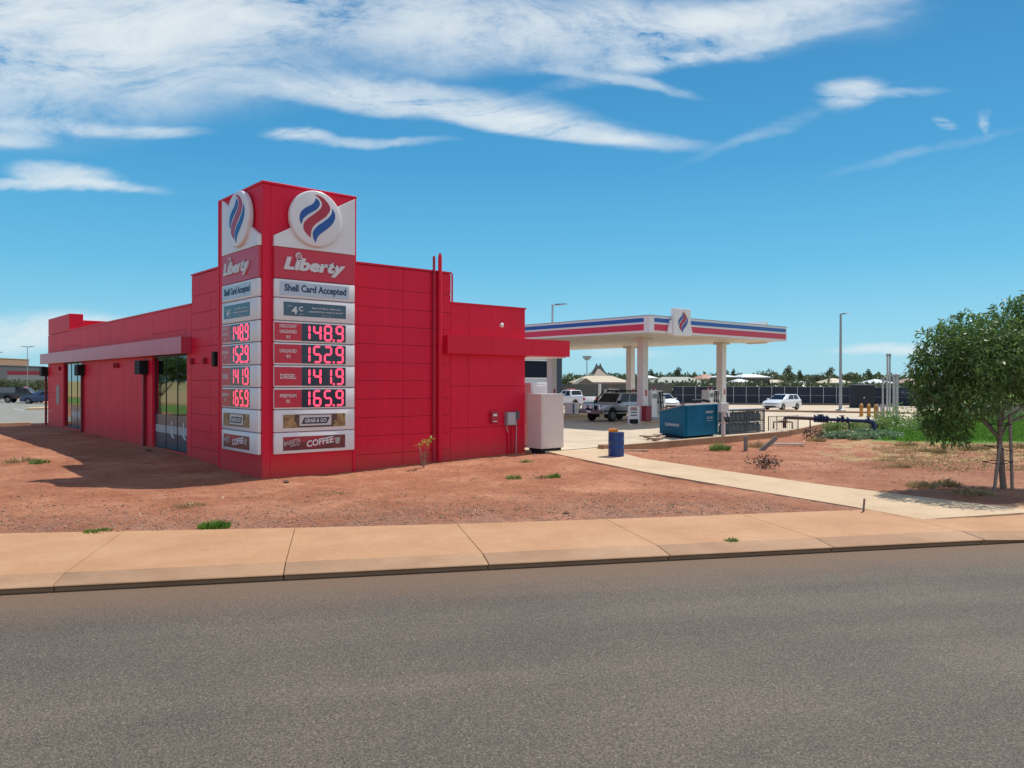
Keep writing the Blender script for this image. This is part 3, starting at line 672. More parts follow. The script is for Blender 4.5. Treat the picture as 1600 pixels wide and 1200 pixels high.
    f = MB(); f.tube([(19.44, 22.42, 1.2), (19.44, 22.42, .98), (19.44, 22.44, -.1)], .016, 8); f.build('conduit', M('conduit_grey', (.5, .42, .4), .5), t)
    f = MB(); f.tube([(19.06, 22.44, 1.0), (19.06, 22.44, -.15)], .035, 8); f.tube([(19.24, 22.44, 1.0), (19.24, 22.44, -.15)], .02, 8); f.build('conduit', REDT, t)
    f = MB(); f.tube([(18.93, 22.4, 1.0), (18.93, 22.38, .85), (18.98, 22.37, .72)], .014, 6); f.build('cable', M('conduit_grey', (.5, .42, .4), .5), t)
build_shop()

# ------------------------------------------------------------------ price sign tower
SEG = {'0': 'abcdef', '1': 'bc', '2': 'abged', '4': 'fgbc', '5': 'afgcd', '6': 'afgcde', '8': 'abcdefg', '9': 'abcdfg'}
def digit(mb, ch, u, v, w, h, z0, z1, th=.062):
    g = .006; k = th / 2; hh = h / 2
    def H(y): return [(u + k + g, y), (u + th + g, y + k), (u + w - th - g, y + k), (u + w - k - g, y), (u + w - th - g, y - k), (u + th + g, y - k)]
    def V(x, y0, y1): return [(x, y0 + k + g), (x + k, y0 + th + g), (x + k, y1 - th - g), (x, y1 - k - g), (x - k, y1 - th - g), (x - k, y0 + th + g)]
    S = {'a': H(v + h - k), 'g': H(v + hh), 'd': H(v + k), 'f': V(u + k, v + hh - k, v + h), 'b': V(u + w - k, v + hh - k, v + h), 'e': V(u + k, v, v + hh + k), 'c': V(u + w - k, v, v + hh + k)}
    for s in SEG[ch]: mb.poly(S[s], z0, z1)
FB1 = [(1.282, 8.231), (1.345, 8.2), (1.395, 8.15), (1.423, 8.08), (1.397, 7.985), (1.304, 7.879), (1.145, 7.771), (.988, 7.664), (.858, 7.537), (.793, 7.359), (.749, 7.45), (.735, 7.54), (.741, 7.63), (.792, 7.757), (.935, 7.887), (1.105, 7.985), (1.21, 8.07), (1.26, 8.15)]
FRD = [(1.237, 8.335), (1.35, 8.345), (1.46, 8.31), (1.571, 8.251), (1.707, 8.123), (1.765, 8.04), (1.78, 7.95), (1.748, 7.857), (1.626, 7.691), (1.465, 7.57), (1.278, 7.423), (1.17, 7.3), (1.125, 7.18), (1.112, 7.06), (1.107, 6.974), (.989, 7.057), (.897, 7.154), (.862, 7.25), (.864, 7.34), (.897, 7.433), (1.04, 7.586), (1.251, 7.75), (1.41, 7.883), (1.491, 8.017), (1.49, 8.116), (1.423, 8.216), (1.34, 8.29)]
FB2 = [(1.843, 7.982), (1.926, 7.882), (1.953, 7.78), (1.945, 7.67), (1.899, 7.554), (1.789, 7.416), (1.627, 7.271), (1.438, 7.124), (1.358, 7.041), (1.31, 6.95), (1.279, 6.835), (1.21, 6.93), (1.185, 7.03), (1.178, 7.141), (1.225, 7.232), (1.358, 7.384), (1.545, 7.52), (1.707, 7.653), (1.816, 7.792), (1.85, 7.895)]
def flame(mk, parent, cu, cv, sc, w, t=.02, su=1.):
    def q(P): return [((a - 1.345) * sc * su + cu, (b - 7.59) * sc + cv) for a, b in P]
    for P, m in ((FB1, BLUE), (FRD, SRED), (FB2, BLUE)):
        f = mk(); f.poly(q(P), w, w + t); f.build('flame', m, parent)
def build_tower():
    t = thing('price_sign_tower', 'tall red corner tower with lit fuel prices and round flame logo', 'price sign', (9.52, 22.4, 0))
    b = MB(); b.box(9.52, 12.6, 22.4, 25.9, -.6, 8.44); b.box(9.49, 12.63, 22.37, 25.93, 8.44, 8.52)
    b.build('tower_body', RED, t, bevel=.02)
    b = MB()
    b.box(9.755, 9.765, 22.385, 22.4, -.4, 8.44); b.box(12.5, 12.6, 22.37, 22.4, -.35, 8.44); b.box(9.5, 9.52, 25.85, 25.93, -.4, 8.44); b.build('edge_trim', REDT, t)
    for P, W_, du, side in ((face_right(9.83, 22.4), 2.68, 0., 0), (face_left(9.52, 25.33), 2.87, -.08, 1)):
        mk = lambda P=P: FMB(P)
        def case(v0, v1, name, m=SIGNW, bev=.035):
            f = mk(); f.rect(0, W_, v0 + .008, v1 - .008, .0, .12); return f.build(name, m, t, bevel=bev, smooth=True)
        # logo panel
        f = mk(); f.poly([(0, 6.613), (W_, 6.613), (W_, 8.40), (0, 6.93)] if side == 0 else [(0, 6.613), (W_, 6.613), (W_, 6.93), (0, 8.40)], 0, .12); lp = f.build('logo_panel', SIGNW, t, bevel=.015)
        cu = 1.30 if side == 0 else 1.52; cv = 7.57
        f = mk(); n = 48
        f.poly([(cu + .86 * math.cos(2 * math.pi * i / n), cv + .86 * math.sin(2 * math.pi * i / n)) for i in range(n)], .03, .23)
        dc = f.build('disc', M('disc_white', (.72, .71, .73), .25), lp, bevel=.05, smooth=True, seg=3)
        flame(mk, lp, cu + .03, cv + .0, .97, .228, .014)
        # red header with the name
        f = mk(); f.rect(0, W_, 5.675, 6.605, 0, .10); hp = f.build('header_panel', LRED, t, bevel=.01)
        text_in('Liberty', .28 + du, 2.33 + du, 5.84, 6.33, .10, M('letter_white', (.66, .64, .66), .4), hp, P, bold=.05, shear=.22, ext=.05)
        f = mk(); f.poly([(.76 + du + .1 * math.cos(k * math.pi / 8), 6.38 + .115 * math.sin(k * math.pi / 8)) for k in range(16)], .105, .15); f.build('emblem', M('letter_white', (.6, .6, .6), .4), hp)
        f = mk()
        for k in (-1, 0, 1):
            x = .76 + du + k * .05; f.poly([(x - .025, 6.31), (x + .0, 6.31), (x + .03, 6.45), (x + .005, 6.45)], .15, .156)
        f.build('emblem_stripe', SRED, hp)
        # shell card panel
        c = case(5.102, 5.667, 'notice_panel')
        f = mk(); f.rect(.16 + du, 2.46 + du, 5.18, 5.59, .115, .126); f.build('poster', M('poster_pale', (.46, .55, .64), .25), c)
        text_in('Shell Card Accepted', .31 + du, 2.36 + du, 5.24, 5.52, .126, M('text_navy', (.006, .045, .12), .4), c, P, bold=.028)
        # discount panel
        c = case(4.418, 5.102, 'notice_panel')
        f = mk(); f.rect(.285 + du, 2.357 + du, 4.57, 4.985, .115, .126); f.build('poster', M('poster_slate', (.055, .115, .165), .25), c)
        wt = M('text_white', (.66, .68, .70), .4)
        text_in('4', .54 + du, .72 + du, 4.63, 4.86, .126, wt, c, P, bold=.03); text_in('C', .77 + du, .9 + du, 4.72, 4.87, .126, wt, c, P, bold=.03)
        text_in('SAVE', .4 + du, .54 + du, 4.84, 4.88, .126, wt, c, P); text_in('/litre', .8 + du, .92 + du, 4.62, 4.65, .126, wt, c, P)
        text_in('Save 4C/litre when you', 1.2 + du, 2.17 + du, 4.80, 4.87, .126, wt, c, P, bold=.01)
        text_in('spend $10 or more in store*', 1.1 + du, 2.25 + du, 4.69, 4.765, .126, wt, c, P, bold=.012)
        text_in('*conditions apply', 1.5 + du, 1.85 + du, 4.61, 4.64, .126, wt, c, P)
        # prices
        for v0, v1, txt, pr_ in ((3.771, 4.418, 'DISCOUNT\nUNLEADED\n91', '148.9'), (3.09, 3.771, 'UNLEADED\n91', '152.9'), (2.414, 3.09, 'DIESEL', '141.9'), (1.757, 2.414, 'PREMIUM\n95', '165.9')):
            c = case(v0, v1, 'price_panel')
            x0 = .0 if side == 0 else .02
            f = mk(); f.rect(x0, .86 + du, v0 + .06, v1 - .06, .118, .127); f.build('fuel_label', LRED, c)
            f = mk(); f.rect(.865 + du, 2.35 + du, v0 + .055, v1 - .055, .118, .128); f.build('display', LEDBG, c)
            ls = M('label_text', (.66, .56, .57), .5)
            rows = txt.split('\n'); n = len(rows); hh = .105 if n > 1 else .15; tot = n * hh + (n - 1) * .06; y = (v0 + v1) / 2 + tot / 2
            for r_ in rows:
                wd = {8: .54, 7: .52, 6: .46, 2: .12}[len(r_)] if n > 1 else .5
                text_in(r_, .43 + du - wd / 2, .43 + du + wd / 2, y - hh, y, .127, ls, c, P, bold=.028); y -= hh + .06
            d = mk(); h = v1 - v0 - .15; vv = v0 + .075
            for ch, u in zip(pr_.replace('.', ''), (.87, 1.24, 1.60, 2.0)): digit(d, ch, u + du, vv, .275, h, .128, .133)
            d.rect(1.905 + du, 1.965 + du, vv, vv + .06, .128, .133)
            d.build('digits', LEDM, c)
        # food posters
        c = case(1.075, 1.757, 'poster_panel'); u0, u1 = .275 + du, 2.337 + du
        f = mk(); f.rect(u0, u1, 1.20, 1.605, .115, .125); f.build('poster', M('poster_brown', (.10, .055, .05), .3, var=.3, vscale=5), c)
        FD = M('poster_food', (.36, .17, .05), .4, var=.75, vscale=9, var2=(.55, .36, .16))
        f = mk(); f.poly([(u0, 1.2), (u0 + .5, 1.2), (u0 + .43, 1.33), (u0 + .33, 1.45), (u0 + .38, 1.605), (u0, 1.605)], .125, .128); f.build('food_picture', FD, c)
        f = mk(); f.poly([(u1, 1.2), (u1 - .43, 1.2), (u1 - .4, 1.36), (u1 - .28, 1.45), (u1 - .3, 1.605), (u1, 1.605)], .125, .128); f.build('food_picture', FD, c)
        m_ = (u0 + u1) / 2 + .02
        f = mk(); f.rect(m_ - .53, m_ + .53, 1.255, 1.555, .1255, .129); f.rect(m_ - .53, m_ + .53, 1.555, 1.575, .1255, .131)
        f.build('slogan_plate', M('plate_white', (.60, .58, .58), .4), c)
        f = mk(); f.poly([(m_ - .47, 1.31), (m_ + .38, 1.31), (m_ + .47, 1.5), (m_ - .38, 1.5)], .129, .132); f.build('slogan_band', M('plate_dark', (.04, .035, .04), .4), c)
        text_in('GRAB & GO', m_ - .36, m_ + .36, 1.35, 1.47, .132, wt, c, P, bold=.02, shear=.12)
        c = case(.42, 1.075, 'poster_panel')
        f = mk(); f.rect(u0, u1, .525, .935, .115, .125); f.build('poster', M('poster_maroon', (.15, .03, .035), .3, var=.4, vscale=3), c)
        f = mk(); f.poly([(u0, .935), (u1 - .7, .935), (u1 - .9, .72), (u0 + .3, .8), (u0, .86)], .125, .127); f.build('poster_swirl', M('poster_red', (.38, .03, .045), .35), c)
        f = mk(); f.poly([(m_ - .35, .585), (m_ - .25, .78), (m_ + .62, .9), (m_ + .68, .76), (m_ - .1, .56)], .1275, .13); f.build('slogan_band', M('slogan_red', (.33, .02, .04), .4), c)
        PS = P @ Matrix(((1, 0, 0, 0), (.13, 1, 0, -.13 * m_), (0, 0, 1, 0), (0, 0, 0, 1)))
        text_in('COFFEE', m_ - .30, m_ + .60, .63, .83, .131, wt, c, PS, bold=.03)
        PB = P @ Matrix(((1, 0, 0, 0), (.18, 1, 0, -.18 * (u0 + .3)), (0, 0, 1, 0), (0, 0, 0, 1)))
        text_in('BARISTA', u0 + .02, u0 + .55, .72, .85, .131, M('text_pink', (.52, .40, .40), .4), c, PB, bold=.025)
        text_in('MADE', u0 + .22, u0 + .52, .64, .705, .131, M('text_pink', (.52, .40, .40), .4), c, PB, bold=.02)
        f = mk(); f.poly([(m_ + .68, .66), (m_ + .8, .66), (m_ + .84, .86), (m_ + .64, .86)], .128, .131); f.build('cup_picture', M('cup_grey', (.38, .38, .36), .5), c)
build_tower()

# ------------------------------------------------------------------ forecourt canopy
def build_canopy():
    t = thing('fuel_canopy', 'wide white fuel canopy with blue and red fascia stripes', 'canopy', (42.4, 39.5, 0))
    X0, X1, Y0, Y1 = 35.11, 49.76, 28.96, 50.16
    b = MB(); b.box(X0 + .06, X1 - .06, Y0 + .06, Y1 - .06, 5.5, 6.2); b.build('roof', WHITE, t)
    SOF = M('soffit_white', (.66, .62, .57), .5, var=.03)
    f = MB()
    n = 22
    for i in range(n):
        y0 = Y0 + .1 + (Y1 - Y0 - .2) * i / n; y1 = Y0 + .1 + (Y1 - Y0 - .2) * (i + 1) / n; f.box(X0 + .1, X1 - .1, y0 + .006, y1 - .006, 5.46, 5.495)
    f.build('soffit', SOF, t)
    f = MB(); f.box(X0, X1, Y0, Y0 + .06, 5.45, 6.4); f.box(X0, X1, Y1 - .06, Y1, 5.45, 6.4); f.box(X0, X0 + .06, Y0 + .06, Y1 - .06, 5.45, 6.4); f.box(X1 - .06, X1, Y0 + .06, Y1 - .06, 5.45, 6.4)
    fa = f.build('fascia', SIGNW, t)
    for nm, m, z0, z1, q in (('blue_stripe', M('fascia_blue', (.006, .095, .40), .35), 6.05, 6.28, .0), ('red_stripe', M('fascia_red', (.62, .03, .085), .4), 5.57, 5.93, .0)):
        f = MB()
        f.box(X0 + .42, X1 - .12, Y0 - .012, Y0 - .001, z0, z1); f.box(X0 - .012, X0 - .001, Y0 + .42, Y1 - .3, z0, z1); f.box(X1 + .001, X1 + .012, Y0 + .2, Y1 - .3, z0, z1)
        f.build(nm, m, fa)
    f = MB(); f.box(X0 - .02, X1 + .02, Y0 - .02, Y0 + .1, 6.4, 6.44); f.box(X0 - .02, X0 + .1, Y0 + .1, Y1, 6.4, 6.44); f.box(X1 - .1, X1 + .02, Y0 + .1, Y1, 6.4, 6.44); f.build('capping', GREY, t)
    def logo(P, u0, u1):
        mk = lambda: FMB(P)
        f = mk(); f.rect(u0, u1, 5.34, 6.92, .02, .30); lp = f.build('logo_panel', WHITE, t, bevel=.02)
        f = mk(); f.poly([(u0 - .42, 5.42), (u0 - .005, 5.42), (u0 - .005, 6.22), (u0 - .16, 6.22)], .02, .16); f.poly([(u1 + .42, 5.42), (u1 + .005, 5.42), (u1 + .005, 6.22), (u1 + .1, 6.22)], .02, .16); f.build('wing', WHITE, lp, bevel=.02)
        flame(mk, lp, (u0 + u1) / 2 + .02, 6.12, .80, .301, .02, su=.92)
    logo(face_right(0, Y0), 37.0, 38.55)
    PE = Matrix(((0, 0, 1, X1), (1, 0, 0, 0), (0, 1, 0, 0), (0, 0, 0, 1)))
    logo(PE, 30.6, 32.15)
    for x in (39.45, 48.1):
        for y in (33.1, 41.6):
            c = MB(); c.box(x - .255, x + .255, y - .255, y + .255, 0, 5.46); cl = c.build('column', M('column_white', (.70, .68, .68), .4, var=.04), t, bevel=.02)
            c = MB(); c.box(x - .42, x + .42, y - .42, y + .42, 5.3, 5.458); c.build('column_head', SOF, cl)
            c = MB(); c.box(x - .05, x + .12, y - .275, y - .258, 1.72, 2.1); c.build('safety_sign', M('sticker_red', (.45, .05, .07), .4), cl)
            c = MB(); c.box(x - .02, x + .08, y - .27, y - .258, 1.0, 1.12); c.build('stop_button', M('sticker_red', (.45, .05, .07), .4), cl)
    for x in (38.5, 42.4, 46.4):
        for y in (31.5, 36, 40.5, 45):
            c = MB(); c.box(x - .3, x + .3, y - .3, y + .3, 5.43, 5.458); c.build('light_fitting', M('fitting_white', (.7, .68, .64), .3), t)
build_canopy()
def pump(loc, label, first=[None]):
    if first[0] is not None: return copy_thing(first[0], loc, label, group='fuel pumps under the canopy')
    t = thing('fuel_pump', label, 'fuel pump', (0, 0, 0), 0, 'fuel pumps under the canopy')
    b = MB(); b.box(-.56, .56, -.33, .33, 0, .18); b.build('plinth', GREY, t)
    b = MB(); b.box(-.55, .55, -.32, .32, .18, 1.92); b.build('body', WHITE, t, bevel=.03)
    b = MB(); b.box(-.48, -.06, -.335, -.321, 1.42, 1.72); b.build('display', M('pump_display', (.22, .24, .25), .3), t)
    b = MB(); b.box(-.0, .52, -.36, -.321, 1.08, 1.26); b.build('nozzle_holder', DK, t)
    b = MB()
    for i in range(4): b.box(.02 + i * .13, .09 + i * .13, -.335, -.321, 1.27, 1.86)
    b.build('hose_slot', DK, t)
    for i in range(4):
        x = .05 + i * .135
        h = MB(); h.tube([(x, -.36, 1.86), (x, -.42, 1.3), (x + .02, -.46, .6), (x + .04, -.42, .25), (x + .07, -.4, .55), (x + .06, -.37, 1.1)], .026, 6); h.build('hose', DK if i % 2 else M('hose_white', (.5, .5, .5), .5), t)
    for x in (-.22, .2):
        b = MB(); b.cyl((x, 0, 1.92), (x, 0, 2.03), .05, n=10, m=0); b.cyl((x, 0, 2.031), (x, 0, 2.16), .07, .05, 10, 1); b.build('top_cap', [WHITE, SRED], t)
    b = MB(); b.box(.56, .95, -.2, .2, 1.15, 1.55); b.build('side_sign', WHITE, t, bevel=.02)
    t.location = loc; first[0] = t; return t
def build_forecourt():
    for y, lab in ((33.1, 'low concrete fuel island under the front canopy columns'), (41.6, 'low concrete fuel island under the rear canopy columns')):
        b = MB(); b.box(38.4, 49.4, y - .6, y + .6, -.01, .13); o = b.build('pump_island', PATH, bevel=.03); tag(o, lab, 'fuel island')
    pump((40.55, 33.1, .13), 'white fuel pump beside the white column nearest the silver four wheel drive')
    pump((46.75, 33.1, .13), 'white fuel pump standing behind the blue skip bin')
    pump((45.9, 41.6, .13), 'white fuel pump seen over the roof rack of the four wheel drive')
    # cleaning stand
    x, y = at(990, 49.0)[:2]
    t = thing('windscreen_stand', 'white forecourt stand with red and grey striped panel', 'stand', (x, y, 0), R(-25))
    for s in (-1, 1):
        b = MB(); b.box(s * .33 - .04, s * .33 + .04, -.05, .05, .03, 1.12); b.box(s * .33 - .07, s * .33 + .07, -.28, .28, 0, .03); b.build('leg', WHITE, t, world=False)
    b = MB(); b.box(-.29, .29, -.04, .04, .3, 1.1); b.build('panel', WHITE, t, bevel=.01, world=False)
    for z in (.84, .68, .5):
        b = MB(); b.box(-.22, .22, -.055, -.041, z, z + .08); b.build('stripe', M('stand_grey', (.12, .12, .15), .5), t, world=False)
    b = MB(); b.box(-.22, .22, -.055, -.041, .95, 1.03); b.build('stripe', SRED, t, world=False)
    b = MB(); b.box(-.24, .24, -.2, .12, .04, .28); b.build('bucket', DK, t, bevel=.03, world=False)
    x, y = at(1010, 50.2)[:2]
    t = thing('fire_point_box', 'dark red box at the foot of the white canopy column', 'box', (x, y, 0), 0)
    b = MB(); b.box(-.25, .3, -.18, .2, .14, 1.02); b.build('body', M('dull_red', (.26, .02, .04), .45), t, bevel=.02, world=False)
    b = MB(); b.box(-.27, .32, -.2, .22, 1.02, 1.07); b.build('lid', M('dull_red2', (.2, .02, .03), .45), t, world=False)
    # white cabinets at the shop corner
    t = thing('gas_cabinet', 'tall pale metal cabinet against the corner of the red shop', 'cabinet', (20.5, 22, 0))
    b = MB(); b.box(20.0, 21.17, 21.65, 22.46, .09, 2.12); b.build('body', CREAM, t, bevel=.015)
    b = MB(); b.box(20.06, 21.1, 21.72, 22.4, -.1, .09); b.build('plinth', DK, t)
    b = MB(); b.box(19.98, 21.19, 21.63, 22.48, 2.12, 2.15); b.build('top', WHITE, t)
    b = MB(); b.box(20.05, 21.12, 21.635, 21.648, .16, 2.04); b.build('door', CREAM, t, bevel=.005)
    t = thing('ice_freezer', 'bright white freezer showing above the pale cabinet', 'freezer', (21.5, 23.8, 0))
    b = MB(); b.box(21.05, 21.95, 23.4, 24.2, .02, 2.57); b.build('body', M('freezer_white', (.80, .82, .85), .2), t, bevel=.03)
    b = MB(); b.box(21.12, 21.88, 23.375, 23.398, .3, 2.45); b.build('door', M('freezer_white', (.8, .82, .85), .2), t, bevel=.01)
    x, y = at(894, 61)[:2]
    t = thing('forecourt_cabinet', 'low white cabinet beside the front of the silver four wheel drive', 'cabinet', (x, y, 0), R(10))
    b = MB(); b.box(-.45, .45, -.4, .4, .1, 1.0); b.build('body', WHITE, t, bevel=.03, world=False)
    b = MB(); b.box(-.5, -.3, -.43, -.405, .15, .95); b.build('stripe', BLUE, t, world=False)
    b = MB(); b.box(-.42, .42, -.37, .37, 0, .1); b.build('plinth', DK, t, world=False)
build_forecourt()

# ------------------------------------------------------------------ bins, drum, cage, pipes
def build_yard():
    # front lift skip bin
    t = thing('skip_bin', 'large blue steel waste skip with a sloping lid', 'skip bin', (29.6, 22.25, 0))
    SB = M('bin_blue', (.003, .12, .225), .6, spec=.15, var=.18, vscale=1.5, bump=.12, bscale=3)
    A, B, C, D = (29.55, 22.3), (32.45, 22.5), (33.1, 24.9), (30.6, 24.6)
    b = MB(); b.hexa([(*q, .1) for q in (A, B, C, D)], [(*A, 1.5), (*B, 1.53), (*C, 1.4), (*D, 1.13)]); b.build('body', SB, t, bevel=.02)
    b = MB()
    for p, q in ((A, D), (A, B)):
        d = (Vector(q) - Vector(p)).normalized(); n = Vector((d.y, -d.x)) if p == A and q == B else Vector((-d.y, d.x))
        for k in ((.33, .66) if q == B else (.5,)):
            c = Vector(p).lerp(Vector(q), k)
    zA = {A: 1.5, B: 1.53, C: 1.4, D: 1.13}
    for p, q in ((A, B), (B, C), (C, D), (D, A)):
        b.tube([(*p, zA[p]), (*q, zA[q])], .045, 6)
    b.build('rim', SB, t)
    b = MB(); b.hexa([(*A, 1.54), (*B, 1.57), (*C, 1.44), (*D, 1.17)], [(A[0] + .05, A[1] + .05, 1.60), (B[0] - .05, B[1] + .05, 1.63), (C[0], C[1], 1.5), (D[0], D[1], 1.24)]); b.build('lid', M('lid_faded', (.33, .235, .19), .6, var=.15), t)
    b = MB(); b.tube([(31.2, 22.9, 1.62), (31.3, 23.2, 1.72), (32.3, 23.3, 1.72), (32.4, 22.95, 1.66)], .06, 8); b.build('lid_handle', DK, t)
    b = MB(); b.box(29.75, 32.2, 22.6, 24.3, 0, .1); b.build('skid', DK, t)
    dAB = (Vector(B) - Vector(A)); L_ = dAB.length; dAB.normalize()
    PF = Matrix(((dAB.x, 0, dAB.y, A[0]), (dAB.y, 0, -dAB.x, A[1]), (0, 1, 0, 0), (0, 0, 0, 1)))
    wt = M('bin_lettering', (.55, .62, .66), .5)
    text_in('CLEANAWAY', 1.75, 2.45, 1.13, 1.24, .012, wt, t, PF, bold=.02); text_in('132 339', 1.85, 2.35, .86, .96, .012, wt, t, PF, bold=.01); text_in('cleanaway.com.au', 1.85, 2.35, .75, .79, .012, wt, t, PF)
    dDA = (Vector(A) - Vector(D)); LD = dDA.length; dDA.normalize()
    PD = Matrix(((dDA.x, 0, dDA.y, D[0]), (dDA.y, 0, -dDA.x, D[1]), (0, 1, 0, 0), (0, 0, 0, 1)))
    text_in('CLEANAWAY', .62, 2.05, .52, .66, .012, wt, t, PD, bold=.02)
    f = FMB(PF); f.rect(.12, .2, .14, 1.45, 0, .05); f.rect(L_ - .2, L_ - .1, .14, 1.47, 0, .05); f.build('rib', SB, t)
    # timber beside it
    for i, (x, y, L, r, lab) in enumerate(((28.2, 22.7, 1.9, 25, 'weathered board lying flat beside the blue skip'), (28.4, 23.2, 1.5, 12, 'short board stacked askew near the blue skip'))):
        b = MB(); b.box(-L / 2, L / 2, -.1, .1, 0, .05); b.box(-L / 2, -L / 2 + .1, -.3, .3, .051, .11); o = b.build('timber_board', WOOD, bevel=.004)
        o.location = (x, y, .06 + i * .05); o.rotation_euler = (0, R(-2), R(r)); tag(o, lab, 'timber')
    b = MB(); b.box(-.6, .6, -.09, .09, 0, .05); o = b.build('timber_board', WOOD, bevel=.004); o.location = gp(23.9, 20.5, .0); o.rotation_euler = (0, 0, R(-28)); tag(o, 'pale timber offcut on the dirt by the blue drum', 'timber')
    b = MB(); b.box(-.25, .25, -.15, .15, 0, .19); o = b.build('kerb_stone', KERB, bevel=.03); o.location = (23.1, 21.35, -.06); o.rotation_euler = (0, 0, R(14)); tag(o, 'loose concrete block at the left of the blue drum', 'concrete block')
    # drum
    x, y = at(963, 28.6)[:2]; z0 = -.1
    t = thing('steel_drum', 'blue steel drum standing at the edge of the path', 'drum', (x, y, z0))
    b = MB(); b.lathe((0, 0, 0), [(.27, 0), (.285, .015), (.285, .28), (.297, .3), (.285, .32), (.285, .56), (.297, .58), (.285, .6), (.285, .86), (.292, .88), (.27, .885), (.26, .865)], 24)
    b.build('body', M('drum_blue', (.008, .045, .19), .45, var=.25, vscale=4), t, smooth=True, world=False)
    o = MB().lathe((0, 0, 0), [(.13, 0), (.17, .012), (.175, .1), (.185, .115), (.12, .12)], 20).build('orange_bucket', M('bucket_orange', (.75, .26, .03), .45), smooth=True); o.location = (x - .11 * rt.x, y - .11 * rt.y, z0 + .885); tag(o, 'small orange tub sitting on the blue drum', 'tub')
    # post with box
    x, y = at(1130.5, 37.6)[:2]
    t = thing('air_water_post', 'white service post with a box between skip and bottle cage', 'service post', (x, y, 0))
    b = MB(); b.box(-.07, .07, -.07, .07, 0, 1.25); b.build('post', CREAM, t, world=False)
    b = MB(); b.box(-.32, .3, -.1, .1, 1.18, 1.62); b.build('box', M('service_white', (.6, .6, .6), .4), t, bevel=.02, world=False)
    b = MB(); b.tube([(.1, -.12, 1.15), (.2, -.14, .85), (.25, -.12, .7), (.05, -.12, .75), (-.1, -.12, .95)], .03, 6); b.build('hose', DK, t, world=False)
    b = MB(); b.box(.1, .36, -.12, .12, .95, 1.2); b.build('reel', WHITE, t, bevel=.02, world=False)
    # gas bottle cage
    t = thing('gas_bottle_cage', 'mesh cage of gas bottles at the forecourt edge', 'gas cage', (33.75, 22.78, 0))
    CG = M('cage_dark', (.085, .105, .11), .5, .2)
    b = MB(); W_, H_, Dp = 3.2, 1.22, .85
    for x in (0, W_ / 2, W_):
        for y in (0, Dp): b.box(x - .025, x + .025, y - .025, y + .025, 0, H_)
    for z in (.05, .62, H_ - .02):
        for y in (0, Dp): b.box(.026, W_ / 2 - .026, y - .02, y + .02, z - .02, z + .02); b.box(W_ / 2 + .026, W_ - .026, y - .02, y + .02, z - .02, z + .02)
        for x in (0, W_): b.box(x - .02, x + .02, .026, Dp - .026, z - .02, z + .02)
    b.build('frame', CG, t, world=False)
    b = MB()
    for i in range(1, 32): b.box(i * .1 - .011, i * .1 + .011, -.012, -.004, .07, H_ - .04)
    for i in range(1, 12): b.box(.03, W_ - .03, -.02, -.012, i * .1 - .009, i * .1 + .009)
    for i in range(1, 9):
        b.box(-.012, -.004, i * .1 - .004, i * .1 + .004, .07, H_ - .04); b.box(W_ + .004, W_ + .012, i * .1 - .004, i * .1 + .004, .07, H_ - .04)
    b.build('mesh', CG, t, world=False)
    b = MB(); b.box(-.02, W_ + .02, -.03, Dp + .03, H_ + .002, H_ + .03); b.build('roof', M('cage_roof', (.42, .42, .42), .5, .3), t, world=False)
    b = MB(); b.box(.03, W_ - .03, .04, Dp - .04, .6, .615); b.build('shelf', CG, t, world=False)
    b = MB(); b.box(W_ * .56, W_ * .68, -.045, -.03, .55, .6); b.build('latch', WHITE, t, world=False)
    first = None
    for k in range(2):
        for j in range(2):
            for i in range(8):
                loc = (33.75 + .26 + i * .385, 22.78 + .24 + j * .37, .07 + k * .56)
                lab = ('grey gas bottle in the %s row of the mesh cage' % ('front' if j == 0 else 'back')) + (' on its upper shelf' if k else ' on its floor')
                if first is None:
                    first = thing('gas_bottle', lab, 'gas bottle', loc, 0, 'gas bottles in the cage')
                    MB().lathe((0, 0, 0), [(.1, 0), (.15, .03), (.155, .1), (.155, .28), (.12, .36), (.05, .385), (.03, .39), (.03, .42)], 14).build('body', M('bottle_grey', (.20, .225, .25), .4, .2), first, smooth=True, world=False)
                    MB().lathe((0, 0, .36), [(.09, 0), (.09, .08), (.08, .08), (.08, .0)], 14).build('collar', M('bottle_grey', (.3, .3, .3), .35), first, smooth=True, world=False)
                else: copy_thing(first, loc, lab)
    # low railing
    P0, P1 = Vector(at(1201, 42.5)[:2]), Vector(at(1247, 43.5)[:2]); d = (P1 - P0); L_ = d.length; a = math.atan2(d.y, d.x)
    t = thing('pipe_guard_rail', 'low brown mesh railing around the pipe riser', 'railing', (P0.x, P0.y, -.12), a)
    RB = M('rail_brown', (.10, .055, .04), .7)
    b = MB()
    for x in (0, L_ * .28, L_): b.box(x - .02, x + .02, -.02, .02, 0, .9)
    for z in (.1, .88): b.box(.021, L_ * .28 - .021, -.015, .015, z - .015, z + .015); b.box(L_ * .28 + .021, L_ - .021, -.015, .015, z - .015, z + .015)
    b.build('frame', RB, t, world=False)
    b = MB()
    for i in range(1, 14): b.box(L_ * i / 14 - .006, L_ * i / 14 + .006, -.006, .006, .115, .86)
    b.build('mesh', RB, t, world=False)
    # fire main pipework
    def pp(px, py, D=42.3): x, y, _ = at(px, D); return (x, y, zat(py, D))
    t = thing('fire_main_pipe', 'dark blue fire main with valves running above the weeds', 'pipe', (*at(1300, 42.3)[:2], -.2))
    PB = M('pipe_blue', (.012, .022, .09), .45, var=.2); PR = M('pipe_brown', (.085, .05, .045), .6)
    b = MB(); b.tube([pp(1226, 668), pp(1226, 655), pp(1227.5, 652.2), pp(1231, 651.4), pp(1272, 653)], .10, 12); b.build('pipe_run', PR, t, smooth=True)
